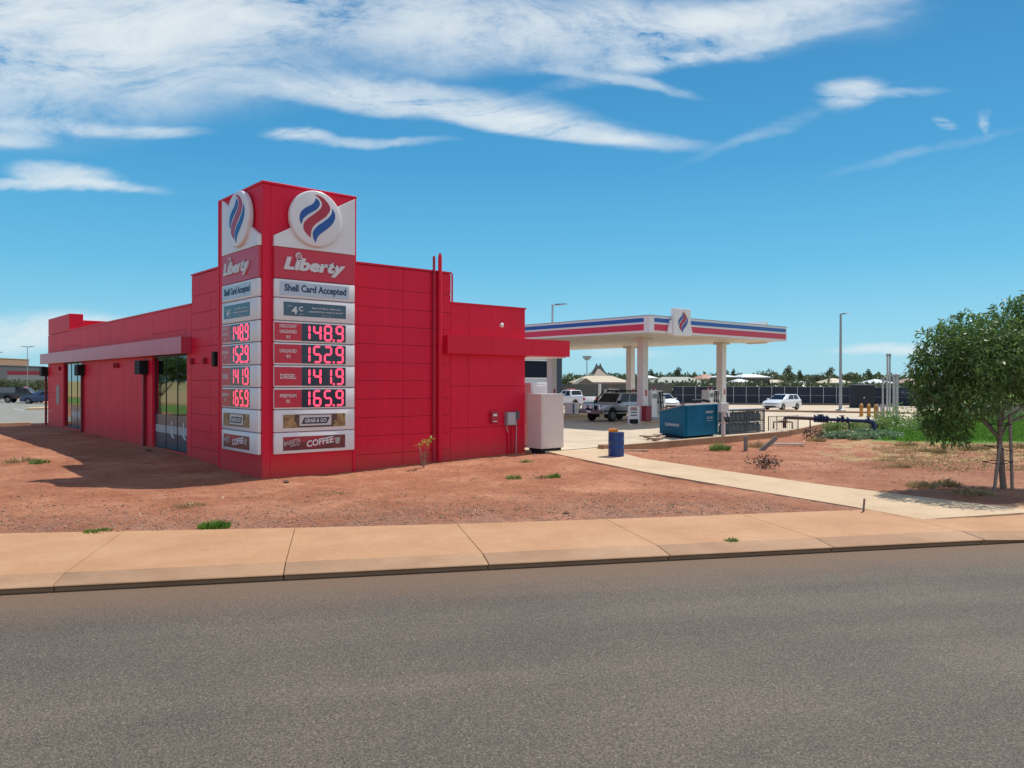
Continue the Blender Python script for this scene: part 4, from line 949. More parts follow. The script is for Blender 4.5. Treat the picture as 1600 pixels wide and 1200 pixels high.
    b = MB(); b.tube([pp(1270, 653), pp(1350, 656.5), pp(1359, 657.2), pp(1364, 659.5), pp(1366, 664), pp(1366, 682)], .10, 12, .15); b.build('pipe_run', PB, t, smooth=True)
    for i, px in enumerate((1273, 1277.5, 1282, 1286.5, 1291.5, 1308.5, 1316, 1323.5)):
        y = 652.9 + (px - 1270) * .044; b = MB(); p = Vector(pp(px, y)); q = Vector(pp(px + 2, y + .1)); b.cyl(p, q, .21 if i < 5 else .17, n=14); b.build('flange', PB, t, smooth=True)
    for px in (1282, 1316, 1357):
        b = MB(); y = 652 + (px - 1270) * .044; b.cyl(pp(px, y), pp(px, y - 5), .06, n=10); b.cyl(pp(px, y - 5), pp(px, y - 6), .14, n=14); b.build('valve_wheel', PB, t, smooth=True)
    for px in (1266, 1327):
        b = MB(); b.tube([pp(px, 654), pp(px, 673)], .035, 8); b.build('support', DK, t)
    b = MB(); b.tube([pp(1209, 669, 42), pp(1209, 658.5, 42), pp(1231, 658.5, 42.2), pp(1238, 659, 42.3), pp(1238, 669.5, 42.3)], .04, 8); b.tube([pp(1217, 658, 42), pp(1229, 656.5, 42.2)], .05, 8); b.build('branch_pipe', PR, t, smooth=True)
    # bollards
    first = None
    for px, D, lab in ((1346, 60.5, 'yellow bollard furthest from the vent pipes'), (1357.5, 59.3, 'middle one of three yellow bollards'), (1368.5, 58.2, 'yellow bollard nearest the vent pipes')):
        x, y, _ = at(px, D)
        if first is None:
            first = thing('bollard', lab, 'bollard', (x, y, 0), 0, 'yellow bollards by the vent pipes')
            MB().lathe((0, 0, 0), [(.14, 0), (.14, .88), (.1, .96), (.03, 1.0)], 14).build('post', M('bollard_yellow', (.52, .24, .045), .5, var=.15), first, smooth=True, world=False)
            MB().lathe((0, 0, .68), [(.143, 0), (.143, .1)], 14).build('band', M('bollard_band', (.35, .13, .03), .5), first, smooth=True, world=False)
        else: copy_thing(first, (x, y, 0), lab)
    VP = M('vent_grey', (.46, .46, .48), .45, .3)
    for px, py, D, r, lab in ((1379.5, 593, 57.5, .065, 'short grey vent pipe nearest the bollards'), (1386.5, 555.5, 57.0, .065, 'tall grey vent pipe, left of the tallest pair'), (1390.3, 555.5, 57.0, .065, 'tall grey vent pipe, right of the tallest pair'), (1396.8, 587.5, 57.5, .085, 'thick grey pipe left of the shorter pair'), (1401.5, 586.5, 57.5, .105, 'thickest grey pipe beside the green weeds')):
        x, y, _ = at(px, D); h = zat(py, D)
        t = thing('vent_stack', lab, 'vent pipe', (x, y, 0), 0, 'grey vent pipes behind the weeds')
        MB().tube([(0, 0, -.1), (0, 0, h)], r, 10).build('pipe', VP, t, smooth=True, world=False)
        MB().lathe((0, 0, h), [(r * 1.5, 0), (r * 1.5, .12), (r * .6, .2)], 10).build('cap', GREY, t, world=False)
    x, y, _ = at(1384, 57.8)
    t = thing('pipe_guard', 'low pinkish barrier at the foot of the vent pipes', 'barrier', (x, y, 0), YAW - math.pi / 2)
    b = MB()
    for i in range(6): b.box(-.6 + i * .22, -.53 + i * .22, -.04, .04, 0, 1.05)
    b.build('slat', M('pinkish_rail', (.45, .36, .38), .6), t, world=False)
    b = MB(); b.box(-.6, .6, -.07, -.041, .8, .95); b.build('rail', M('pinkish_rail', (.45, .36, .38), .6), t, world=False)
    # old timber posts in the dirt
    x, y = 28.85, 18.65
    b = MB(); b.box(-.085, .085, -.07, .07, -.2, .62); o = b.build('timber_post', M('grey_timber', (.21, .185, .175), .85, var=.25, vscale=7, bump=.4), bevel=.01); o.location = gp(x, y); o.rotation_euler = (0, R(-1), R(40)); tag(o, 'upright weathered stub post in the dirt', 'post')
    b = MB(); b.box(-.085, .085, -.07, .07, -.1, .85); o = b.build('timber_post', MATS['grey_timber'], bevel=.01); o.location = gp(29.6, 18.4); o.rotation_euler = (0, R(50), YAW - math.pi / 2); tag(o, 'leaning weathered stub post in the dirt', 'post')
    b = MB(); b.box(-.75, .75, -.12, .12, 0, .07); o = b.build('timber_board', M('pale_board', (.5, .42, .37), .7, var=.1)); o.location = gp(32.6, 18.9, .06); o.rotation_euler = (0, 0, YAW - math.pi / 2); tag(o, 'pale board lying on the dirt behind the leaning post', 'timber')
    b = MB(); b.box(-.02, .02, -.02, .02, -.1, .32); o = b.build('survey_peg', BARK); o.location = gp(17.2, 8.15); o.rotation_euler = (R(4), R(3), .4); tag(o, 'thin dark peg at the corner of path and footpath', 'peg')
build_yard()

# ------------------------------------------------------------------ vehicles
def arch(x, z, r, n=9): return [(x - r * math.cos(math.pi * i / n), z + r * math.sin(math.pi * i / n)) for i in range(n + 1)]
def lerp3(a, b, t): return tuple(a[i] + (b[i] - a[i]) * t for i in range(3))
def vehicle(name, label, cat, loc, rot, paint, body, cab, W_, axles, wr, sides, extra=None, glass=None, pillar=.07):
    """body: side outline; cab: (x0,x1,z0,half0, x0t,x1t,z1,half1); sides: list of (t0,t1) side windows; local x points forward"""
    t = thing(name, label, cat, (0, 0, 0)); h = W_ / 2; glass = glass or DGLASS
    b = MB(); b.prism(body, 'y', -h, h)
    for i, (x, y, z) in enumerate(b.v):          # tumblehome and rounded plan
        k = 1 - .05 * max(0, (z - .55)) - .07 * max(0, abs(x) - body_len(body) * .40) ** 1.5 * 2
        b.v[i] = (x, y * k, z)
    b.build('body', paint, t, bevel=.035, smooth=True, world=False)
    x0, x1, z0, h0, u0, u1, z1, h1 = cab
    lo = [(x0, -h0, z0), (x1, -h0, z0), (x1, h0, z0), (x0, h0, z0)]; hi = [(u0, -h1, z1), (u1, -h1, z1), (u1, h1, z1), (u0, h1, z1)]
    b = MB(); b.hexa(lo, hi); b.build('roof', paint, t, bevel=.06, smooth=True, world=False, seg=3)
    def pane(p, a0, a1, c0, c1, nm):           # p: four corners bottom-left, bottom-right, top-right, top-left
        def q(a, c): return Vector(lerp3(lerp3(p[0], p[1], a), lerp3(p[3], p[2], a), c))
        pts = [q(a0, c0), q(a1, c0), q(a1, c1), q(a0, c1)]
        n = (pts[1] - pts[0]).cross(pts[3] - pts[0]).normalized() * .008
        m = MB(); m.hexa([v - n * 3 for v in pts], [v + n for v in pts]); m.build(nm, glass, t, world=False)
    pane((lo[2], lo[1], hi[1], hi[2])[::1] if False else (lo[1], lo[2], hi[2], hi[1]), .06, .94, .14, .93, 'windscreen')
    pane((lo[3], lo[0], hi[0], hi[3]), .08, .92, .3, .92, 'rear_window')
    for a0, a1 in sides:
        pane((lo[0], lo[1], hi[1], hi[0]), a0, a1, .16, .9, 'side_window'); pane((lo[2], lo[3], hi[3], hi[2]), 1 - a1, 1 - a0, .16, .9, 'side_window')
    for ax in axles:
        for s in (-1, 1):
            m = MB(); y0, y1 = s * (h - .2), s * (h + .005)
            m.tube([(ax, y0, wr), (ax, y0 + s * .03, wr), (ax, y1 - s * .03, wr), (ax, y1, wr)], wr, 20)
            for j in range(20):
                for k in (0, 60):
                    x, y, z = m.v[k + j]; m.v[k + j] = (ax + (x - ax) * .9, y, wr + (z - wr) * .9)
            w = m.build('wheel', TYRE, t, smooth=True, world=False)
            m = MB(); m.cyl((ax, y1 - s * .02, wr), (ax, y1 + s * .006, wr), wr * .62, wr * .58, 16); m.build('rim', RIM, w, world=False)
            m = MB(); m.box(ax - wr * 1.12, ax + wr * 1.12, s * (h - .32) - .05, s * (h - .32) + .05, wr * .6, wr * 2.1); m.build('wheel_well', DK, t, world=False)
    if extra: extra(t, h)
    t.location = loc; t.rotation_euler = (0, 0, rot); return t
def body_len(b): xs = [p[0] for p in b]; return max(xs) - min(xs)
LAMP = M('lamp_clear', (.65, .67, .7), .1); TAIL = M('tail_red', (.35, .01, .015), .2)
def bx(t, nm, mat, *a, bev=.01):
    m = MB(); m.box(*a); return m.build(nm, mat, t, bevel=bev, world=False)
WHITEC = M('car_white', (.80, .81, .83), .22, coat=.6)
SILV = M('car_silver', (.40, .45, .50), .3, .45, coat=.4, var=.08)
def hatch_body(): return [(-2.05, .30)] + arch(-1.28, .30, .37) + arch(1.30, .30, .37) + [(2.0, .24), (2.14, .34), (2.17, .55), (2.08, .70), (1.85, .84), (1.15, .97), (0, .99), (-1.7, 1.02), (-2.06, 1.0), (-2.16, .75), (-2.14, .4)]
def hatch_extra(t, h):
    for s in (-1, 1):
        m = MB(); m.prism([(1.72, .7), (2.1, .62), (2.13, .7), (1.95, .78), (1.72, .8)], 'y', s * (h - .42), s * (h - .08)); m.build('headlight', LAMP, t, bevel=.01, world=False)
        bx(t, 'mirror', WHITEC, .78, .95, s * h if s > 0 else s * (h + .18), s * (h + .18) if s > 0 else s * h, .98, 1.1, bev=.03)
        bx(t, 'tail_light', TAIL, -2.15, -1.98, s * (h - .12) - .1, s * (h - .12) + .08, .74, .95)
    bx(t, 'grille', DK, 2.12, 2.19, -.55, .55, .28, .42); bx(t, 'badge_bar', DK, 2.1, 2.165, -.5, .5, .6, .65); bx(t, 'number_plate', WHITEC, 2.175, 2.2, -.19, .19, .44, .54)
def build_vehicles():
    x, y, _ = at(1222, 74.5)
    vehicle('parked_hatchback', 'white hatchback parked before the dark screened fence', 'car', (x, y, 0), YAW + R(180 - 48), WHITEC, hatch_body(), (-2.10, 1.24, .93, .83, -1.72, .22, 1.48, .63), 1.76, (-1.28, 1.3), .32, ((.11, .40), (.43, .76)), hatch_extra)
    # old four wheel drive facing the shop
    sb = [(-2.38, .55)] + arch(-1.42, .50, .46) + arch(1.42, .50, .46) + [(2.3, .52), (2.42, .62), (2.42, 1.0), (2.3, 1.12), (.95, 1.2), (-2.3, 1.22), (-2.44, 1.15), (-2.44, .6)]
    def sx(t, h):
        for s in (-1, 1):
            bx(t, 'headlight', LAMP, 2.36, 2.45, s * .68 - .17, s * .68 + .17, .84, 1.02); bx(t, 'mirror', DK, .8, .92, s * (h - .06) if s > 0 else s * (h + .2), s * (h + .2) if s > 0 else s * (h - .06), 1.2, 1.38, bev=.02)
            m = MB(); m.prism([(-2.4, .62), (-1.95, .62), (-1.9, .75), (-.9, .75), (-.85, .62), (.85, .62), (.92, .75), (2.38, .75), (2.38, .68), (-2.4, .68)], 'y', s * (h - .01), s * (h + .025)); m.build('side_moulding', DK, t, world=False)
            m = MB(); m.lathe((0, 0, 0), [(.1, 0), (.15, .05), (.16, .1)], 14); m.v = [(2.72 + z, s * .24 + xx, 1.02 + yy) for xx, yy, z in m.v]; m.build('driving_lamp', LAMP, t, smooth=True, world=False)
            bx(t, 'door_handle', DK, -.15, .02, s * h * .985 - .02, s * h * .985 + .02, 1.02, 1.07, bev=0)
        bx(t, 'grille', DK, 2.38, 2.46, -.48, .48, .8, 1.05); bx(t, 'front_bumper', M('bumper_grey', (.16, .16, .17), .4, .5), 2.4, 2.72, -.93, .93, .52, .8, bev=.05); bx(t, 'number_plate', WHITEC, 2.725, 2.74, -.19, .19, .62, .73)
        m = MB()
        for s in (-1, 1):
            m.tube([(2.68, s * .38, .75), (2.72, s * .38, 1.12), (2.66, s * .34, 1.22)], .04, 8); m.tube([(2.66, s * .88, .78), (2.66, s * .86, 1.08), (2.69, s * .38, 1.14)], .04, 8)
        m.tube([(2.66, -.36, 1.22), (2.66, .36, 1.22)], .04, 8); m.tube([(2.7, -.38, .96), (2.7, .38, .96)], .03, 8); m.build('bull_bar', CHROME, t, smooth=True, world=False)
        m = MB(); m.box(-1.75, .15, -.66, .66, 1.95, 1.99)
        for xx in (-1.7, -.8, .1):
            for yy in (-.62, .62): m.box(xx - .03, xx + .03, yy - .03, yy + .03, 1.84, 1.951)
        m.box(-1.75, .15, -.68, -.64, 1.991, 2.07); m.box(-1.75, .15, .64, .68, 1.991, 2.07); m.build('roof_rack', DK, t, world=False)
        m = MB(); m.tube([(1.2, -.92, 1.1), (1.0, -.93, 1.22), (.45, -.86, 1.84), (.42, -.86, 2.0)], .045, 8); m.build('snorkel', DK, t, smooth=True, world=False)
    vehicle('silver_wagon', 'old silver four wheel drive with bull bar at the pumps', 'car', (39.95, 35.85, .0), R(180 + 2), SILV, sb, (-2.38, 1.0, 1.16, .90, -2.2, .36, 1.88, .74), 1.92, (-1.42, 1.42), .40, ((.05, .32), (.345, .60), (.63, .93)), sx)
    ub = [(-2.6, .55)] + arch(-1.5, .50, .45) + arch(1.6, .50, .45) + [(2.4, .5), (2.55, .62), (2.52, .95), (2.35, 1.06), (1.2, 1.16), (-.7, 1.2), (-2.62, 1.2), (-2.66, .6)]
    def ux(t, h):
        for s in (-1, 1):
            bx(t, 'tail_light', TAIL, -2.7, -2.6, s * (h - .12) - .1, s * (h - .12) + .07, .85, 1.1); bx(t, 'headlight', LAMP, 2.42, 2.55, s * .65 - .2, s * .65 + .2, .8, .97)
        bx(t, 'tow_bumper', DK, -2.85, -2.62, -.85, .85, .48, .66); bx(t, 'tray_liner', DK, -2.5, -.9, -.76, .76, 1.17, 1.206, bev=0)
        bx(t, 'beacon', M('beacon', (.6, .2, .25), .3), .0, .2, -.5, .5, 1.8, 1.92)
    x, y, _ = at(893, 78)
    vehicle('white_ute', 'white utility seen from behind beneath the canopy', 'utility', (x, y, 0), YAW + R(38), WHITEC, ub, (-.85, 1.25, 1.15, .84, -.6, .5, 1.8, .68), 1.84, (-1.5, 1.6), .38, ((.08, .46), (.5, .85)), ux)
    x, y, _ = at(1036, 76)
    vehicle('parked_sedan', 'white car mostly hidden behind the fuel pumps', 'car', (x, y, 0), YAW + R(190), WHITEC, hatch_body(), (-2.10, 1.24, .93, .83, -1.72, .22, 1.48, .63), 1.76, (-1.28, 1.3), .32, ((.11, .40), (.43, .76)), hatch_extra)
    DKB = M('car_navy', (.012, .016, .03), .25, coat=.6)
    def dx(t, h):
        ux(t, h)
        bx(t, 'canopy', M('ute_canopy_grey', (.16, .18, .2), .35), -2.6, -.72, -.84, .84, 1.2, 1.86, bev=.05); bx(t, 'roof_rack', DK, -2.5, -.3, -.7, .7, 1.87, 1.95, bev=0)
    x, y, _ = at(38, 97)
    vehicle('dark_ute', 'dark utility with a grey canopy in the car park', 'utility', (x, y, -.08), YAW - R(78), DKB, ub, (-.85, 1.25, 1.15, .84, -.6, .5, 1.82, .68), 1.84, (-1.5, 1.6), .38, ((.08, .46), (.5, .85)), dx)
    x, y, _ = at(-4, 104)
    vehicle('parked_hatchback', 'white car cut off by the left edge of the photo', 'car', (x, y, -.08), YAW - R(115), WHITEC, hatch_body(), (-2.10, 1.24, .93, .83, -1.72, .22, 1.48, .63), 1.76, (-1.28, 1.3), .32, ((.11, .40), (.43, .76)), hatch_extra)
    BL = M('car_blue', (.015, .05, .14), .25, coat=.6)
    x, y, _ = at(66, 93)
    vehicle('parked_hatchback', 'dark blue car half hidden by the red shop corner', 'car', (x, y, -.08), YAW + R(110), BL, hatch_body(), (-2.10, 1.24, .93, .83, -1.72, .22, 1.48, .63), 1.76, (-1.28, 1.3), .32, ((.11, .40), (.43, .76)), lambda t, h: [bx(t, 'headlight', LAMP, 1.95, 2.14, s * .6 - .15, s * .6 + .15, .62, .76) for s in (-1, 1)])
build_vehicles()

# ------------------------------------------------------------------ lamp posts, fences, far buildings
def build_posts():
    def lamp(name, px, pytop, D, label, arms, r=.09, base=True, z0=0.):
        x, y, _ = at(px, D); h = zat(pytop, D) - z0
        t = thing(name, label, 'lamp post', (x, y, z0), YAW - math.pi / 2)
        MB().tube([(0, 0, -.1), (0, 0, h * .5), (0, 0, h)], r, 10, r * .6).build('pole', GREY, t, smooth=True, world=False)
        if base: MB().lathe((0, 0, 0), [(r * 3, -.1), (r * 3, .12), (r * 1.2, .2)], 10).build('base', GREY, t, world=False)
        for s, ln in arms:
            m = MB(); m.tube([(0, 0, h - .1), (s * ln * .25, 0, h)], .045, 8); m.build('arm', GREY, t, world=False)
            m = MB(); m.hexa([(s * ln * .2, -.16, h - .05), (s * ln, -.2, h + .02), (s * ln, .2, h + .02), (s * ln * .2, .16, h - .05)], [(s * ln * .2, -.12, h + .05), (s * ln, -.12, h + .08), (s * ln, .12, h + .08), (s * ln * .2, .12, h + .05)]); m.build('lamp_head', M('lamp_head_grey', (.10, .115, .13), .5), t, world=False)
    lamp('street_lamp', 863, 476, 58, 'grey lamp post rising in front of the canopy stripes', [(1, 1.05)], .12)
    lamp('street_lamp', 1313.3, 489.5, 71.5, 'tall grey lamp post standing before the dark fence', [(1, .75)], .15)
    lamp('street_lamp', 43, 543.5, 118, 'twin headed lamp post in the car park', [(1, .95), (-1, .95)], .07, False, -.1)
    lamp('street_lamp', -5, 552.5, 130, 'lamp post whose head just enters the left edge', [(1, .95), (-1, .95)], .08, False, -.1)
    x, y, _ = at(917, 190); h = zat(558, 190)
    t = thing('floodlight_mast', 'thin far floodlight mast left of the pointed roof', 'mast', (x, y, -.3), YAW - math.pi / 2)
    MB().tube([(0, 0, 0), (0, 0, h)], .16, 8, .1).build('pole', GREY, t, world=False)
    m = MB(); m.box(-1.0, 1.0, -.2, .2, h, h + .6); m.box(-.6, .6, -.15, .15, h - .4, h - .02); m.build('lamp_head', GREY, t, world=False)
build_posts()

CLOTH = M('shade_cloth', (.013, .020, .040), .75, var=.25, vscale=1.2)
def build_fences():
    a = Vector((78.7, 54.23)); d = Vector((9.97, -10.55)) / 14.5
    ang = math.atan2(d.y, d.x)
    t = thing('screened_fence', 'long metal post fence lined with dark shade cloth', 'fence', (a.x, a.y, 0), ang)
    s0, s1, H_ = -5.5, 14.7, 2.12
    m = MB(); m.box(s0, s1, .02, .05, .14, H_ - .06); m.build('shade_cloth', CLOTH, t, world=False)
    m = MB(); m.box(s0, s1, -.03, .02, H_ - .05, H_); m.box(s0, s1, -.03, .02, 1.08, 1.12); m.box(s0, s1, -.03, .02, .16, .2); m.build('rail', M('fence_steel', (.25, .28, .33), .5, .4), t, world=False)
    i = 0; s = -4.35
    while s < s1:
        m = MB(); m.box(s - .035, s + .035, -.09, -.031, 0, H_ + .03); m.build('post', M('fence_post_grey', (.36, .385, .43), .5, .3), t, world=False); s += 1.45; i += 1
    m = MB(); m.box(s0, s1 + 16, -.3, -.1, -.05, .16); m.build('plinth', M('plinth_brown', (.25, .16, .11), .9), t, world=False)
    m = MB(); m.box(s0 - 14.5, s0 - .1, .3, .36, 0, 2.35); o = m.build('board_fence', M('grey_green_board', (.10, .105, .095), .8, var=.15, vscale=2)); o.location = (a.x, a.y, 0); o.rotation_euler = (0, 0, ang); tag(o, 'plain grey green fence behind the white utility', 'fence')
    m = MB(); m.box(-.12, .12, -.12, .12, 0, 2.4); o = m.build('gate_post', M('post_white', (.6, .62, .6), .5)); o.location = (*at(937, 91)[:2], 0); tag(o, 'white post where the grey fence meets the dark one', 'post')
    # enclosure and the fence beyond it
    p = Vector(at(1347, 82)[:2])
    t = thing('screened_enclosure', 'dark screened box standing in the fence line', 'enclosure', (p.x, p.y, 0), YAW - math.pi / 2)
    m = MB(); m.box(-1.0, 1.0, -.8, .8, 0, 2.35); m.build('screen', M('screen_black', (.011, .015, .024), .7, var=.2), t, bevel=.02, world=False)
    m = MB(); m.box(-1.02, 1.02, -.82, .82, 2.35, 2.4); m.build('top_rail', GREY, t, world=False)
    m = MB(); m.box(-.2, -.08, -.83, -.805, 1.0, 1.1); m.build('latch', WHITE, t, world=False)
    p0, p1 = Vector(at(1362, 86)[:2]), Vector(at(1500, 80)[:2]); e = p1 - p0; ang = math.atan2(e.y, e.x); L_ = e.length
    t = thing('screened_fence', 'dark screened fence carrying a faint pale banner strip', 'fence', (p0.x, p0.y, 0), ang)
    m = MB(); m.box(0, L_, 0, .04, .1, 2.05); m.build('shade_cloth', CLOTH, t, world=False)
    m = MB(); m.box(0, L_, -.05, -.01, 2.05, 2.1); m.box(0, L_, -.05, -.01, 1.02, 1.05); m.build('rail', MATS['fence_steel'], t, world=False)
    m = MB(); m.box(2.9, 6.2, -.06, -.012, 1.28, 1.95); m.build('banner', M('banner_navy', (.03, .04, .065), .6), t, world=False)
    m = MB()
    g = random.Random(2); s = 3.05
    while s < 5.9:
        w = .12 + .16 * g.random(); m.box(s, s + w, -.066, -.061, 1.5, 1.5 + .1 + .08 * g.random()); s += w + .06
    m.build('banner_print', M('banner_print', (.14, .16, .19), .6), t, world=False)
    m = MB(); m.box(4.3, 4.42, -.07, -.05, .4, .95); m.build('post', MATS['fence_post_grey'], t, world=False)
    # block wall behind the grass
    p0, p1 = Vector(at(1470, 62)[:2]), Vector(at(1680, 60)[:2]); e = p1 - p0
    t = thing('block_wall', 'low tan masonry wall behind the green grass', 'wall', (p0.x, p0.y, 0), math.atan2(e.y, e.x))
    m = MB(); m.box(0, e.length, -.1, .1, -.4, .92); m.build('wall', M('wall_tan', (.33, .26, .215), .9, var=.15, vscale=1.5), t, world=False)
    m = MB(); m.box(-.03, e.length, -.14, .14, .92, .99); m.build('capping', M('wall_cap', (.40, .33, .28), .85), t, world=False)
build_fences()

def house(label, px0, px1, ytop, yeave, ybase, D, roof, wall, depth=9., kind='hip', win=2, over=.5, name='house', cat='house'):
    x, y, _ = at((px0 + px1) / 2, D); w = (px1 - px0) / 1231 * D / 2; ze, zt, zb = zat(yeave, D), zat(ytop, D), -.3
    t = thing(name, label, cat, (x, y, zb), YAW - math.pi / 2); ze -= zb; zt -= zb
    d = depth / 2; q = w - over
    m = MB(); m.box(-q, q, -d, d, 0, ze); m.build('wall', wall, t, world=False)
    e = d + over
    if kind == 'hip':
        r = max(.2, w - min(w * .85, (zt - ze) * 2.2))
        m = MB(); m.add([(-w, -e, ze), (w, -e, ze), (w, e, ze), (-w, e, ze), (-r, 0, zt), (r, 0, zt)], [(0, 1, 5, 4), (1, 2, 5), (2, 3, 4, 5), (3, 0, 4), (3, 2, 1, 0)])
    elif kind == 'gable':
        m = MB(); m.prism([(-w, ze), (w, ze), (0, zt)], 'y', -e, e)
    else:
        m = MB(); m.box(-w, w, -e, e, ze, zt)
    m.build('roof', roof, t, world=False)
    m = MB(); m.box(-w - .02, w + .02, -e - .06, -e - .005, ze - .12, ze + .06); m.build('gutter', GREY, t, world=False)
    for i in range(win):
        c = -q + 2 * q * (i + .5) / win; m = MB(); m.box(c - .7, c + .7, -d - .04, -d - .005, ze - 1.7, ze - .55); fr = m.build('window', DGLASS, t, world=False)
        m = MB(); m.box(c - .78, c + .78, -d - .09, -d - .045, ze - 1.78, ze - 1.71); m.build('sill', WHITE, fr, world=False)
    return t
def build_houses():
    cr = M('render_cream', (.48, .42, .33), .9, var=.08); ww = M('render_white', (.62, .62, .60), .8); dg = M('render_grey', (.12, .13, .13), .8); gr = M('render_green', (.17, .19, .17), .9)
    rb = M('roof_beige', (.50, .42, .29), .7, var=.1); rw = M('roof_white', (.72, .73, .72), .5); rg = M('roof_sage', (.30, .32, .27), .7, var=.1); ro = M('roof_terracotta', (.42, .22, .15), .8, var=.15); rp = M('roof_pink', (.40, .25, .22), .8, var=.1); rbr = M('roof_brown', (.22, .19, .14), .8)
    house('beige roofed hall left of the rear canopy column', 893, 978, 587.2, 597.5, 606, 125, rb, cr, 14, win=4)
    house('small brown gabled house beside the beige hall', 897, 926, 591, 600, 607, 108, rbr, gr, 7, 'gable', 1)
    house('white house between the two front canopy columns', 1004, 1024, 586.5, 591, 602, 160, rw, ww, 9)
    house('long sage roofed house seen under the canopy', 1014, 1096, 588.5, 598, 606, 135, rg, cr, 10, win=4)
    house('terracotta roofed house beside the right canopy column', 1086, 1117, 584.3, 591.5, 603, 165, ro, cr, 10)
    house('white roofed house just right of the canopy column', 1115, 1145, 585.3, 589, 604, 140, rw, dg, 9)
    house('two storey house with wide white roof and dark walls', 1148, 1193, 584, 589.5, 604, 142, rw, dg, 10, win=3)
    house('low white annexe between the two white roofed houses', 1140, 1170, 591.5, 597, 604, 128, rw, ww, 6, win=2)
    house('beige roofed house left of the tallest tree clump', 1188, 1224, 592.5, 597.5, 605, 150, rb, cr, 9)
    house('small grey roofed house behind the hatchback', 1236, 1259, 594, 598.5, 605, 150, rg, ww, 8)
    house('beige roofed house left of the tall lamp post', 1283, 1320, 590, 597.5, 605, 150, rb, cr, 9, win=3)
    house('white roofed house right of the dark enclosure', 1351, 1385, 591.5, 598, 606, 150, rw, ww, 9, win=3)
    house('pink roofed house left of the street tree', 1402, 1446, 589.5, 598.5, 607, 145, rp, cr, 10, win=3)
    # pointed roof
    D = 205; x, y, _ = at(935, D); t = thing('pointed_hall', 'hall with a steep flared roof and twin peaks', 'hall', (x, y, -.3), YAW - math.pi / 2)
    s = D / 1231; prof = [(29, 589), (19, 587), (13, 584), (9, 579.5), (5.5, 573.5), (4, 571)]
    m = MB(); rings = []
    for r_, py in prof:
        rr = r_ * s; zz = zat(py, D) + .3; rings.append([(-rr, -rr * .6, zz), (rr, -rr * .6, zz), (rr, rr * .6, zz), (-rr, rr * .6, zz)])
    for a, c in zip(rings[:-1], rings[1:]): m.add(a + c, [(i, (i + 1) % 4, 4 + (i + 1) % 4, 4 + i) for i in range(4)])
    m.add(rings[-1], [(0, 1, 2, 3)]); m.build('roof', M('roof_moss', (.14, .15, .12), .8, var=.2), t, world=False)
    m = MB(); zz = zat(571, D) + .3
    for sx in (-1, 1): m.hexa([(sx * 3.4 * s - .25, -.3, zz), (sx * 3.4 * s + .25, -.3, zz), (sx * 3.4 * s + .25, .3, zz), (sx * 3.4 * s - .25, .3, zz)], [(sx * 2.6 * s - .1, -.1, zz + .55), (sx * 2.6 * s + .1, -.1, zz + .55), (sx * 2.6 * s + .1, .1, zz + .55), (sx * 2.6 * s - .1, .1, zz + .55)])
    m.build('peak', MATS['roof_moss'], t, world=False)
    m = MB(); zt_ = zat(576, D) + .3; zb_ = zat(588, D) + .3; m.add([(-11 * s, -17.5 * s * .6 - 3.2, zb_), (11 * s, -17.5 * s * .6 - 3.2, zb_), (1.4 * s, -6.5 * s * .6, zt_), (-1.4 * s, -6.5 * s * .6, zt_)], [(0, 1, 2, 3)]); m.build('front_gable', M('gable_tan', (.30, .24, .19), .9), t, world=False)
    m = MB(); m.box(-26 * s, 26 * s, -26 * s * .55, 26 * s * .55, 0, zat(589, D) + .3); m.build('wall', cr, t, world=False)
    # pale shop building behind the awning
    D = 84; x, y, _ = at(858, D); t = thing('pale_workshop', 'pale grey building with dark windows behind the red awning', 'building', (x, y, 0), .0)
    pg = M('wall_palegrey', (.50, .55, .60), .7, var=.05); u = at(893, D); q0 = u[0] - x
    m = MB(); m.box(-4.2, q0 - 1.0, -.0, 8, -.1, 6.6); m.build('wall', pg, t, world=False)
    m = MB(); m.box(-.1, .55, -.35, -.01, 0, 6.2); m.build('pilaster', M('wall_offwhite', (.60, .60, .60), .6), t, world=False)
    m = MB(); m.box(q0 - .99, q0 - .1, -.2, 8, -.1, 6.7); m.build('end_panel', M('panel_navy', (.02, .035, .065), .5), t, world=False)
    m = MB(); m.box(-4.0, -.35, -.06, -.005, 3.05, 4.8); w = m.build('window', M('window_dark', (.007, .011, .026), .5, spec=.12), t, world=False)
    m = MB(); m.box(-4.1, -.25, -.1, -.061, 2.93, 3.04); m.box(-4.1, -.25, -.1, -.061, 4.81, 4.9); m.build('frame', WHITE, w, world=False)
    for xx in (-1.9, -1.2, 1.0): m = MB(); m.box(xx, xx + .3, -.05, -.005, 1.55, 1.85); m.build('wall_sign', M('sticker_red', (.4, .05, .07), .4), t, world=False)
    # far left buildings
    D = 190; gw = M('wall_bluegrey', (.062, .072, .085), .8, var=.08)
    house('flat grey warehouse at the left edge beyond the cars', -90, 33, 573, 574.5, 606, D, gw, gw, 20, 'flat', 3, .1, 'warehouse', 'building')
    house('tan brick block rising over the grey warehouse', -70, 21, 562, 563, 606, D + 24, M('brick_tan', (.30, .19, .13), .9, var=.1), M('brick_tan', (.30, .19, .13), .9), 14, 'flat', 0, .1, 'brick_building', 'building')
    D = 165; x, y, _ = at(70, D)
    t = thing('petrol_canopy', 'far grey canopy with a red upper band', 'canopy', (x, y, -.2), YAW - math.pi / 2)
    s = D / 1231; z0, z1, z2 = zat(594, D), zat(586, D), zat(580.5, D)
    m = MB(); m.box(-39 * s, 40 * s, -4, 4, z0, z1); m.build('fascia', M('fascia_grey', (.30, .32, .34), .6), t, world=False)
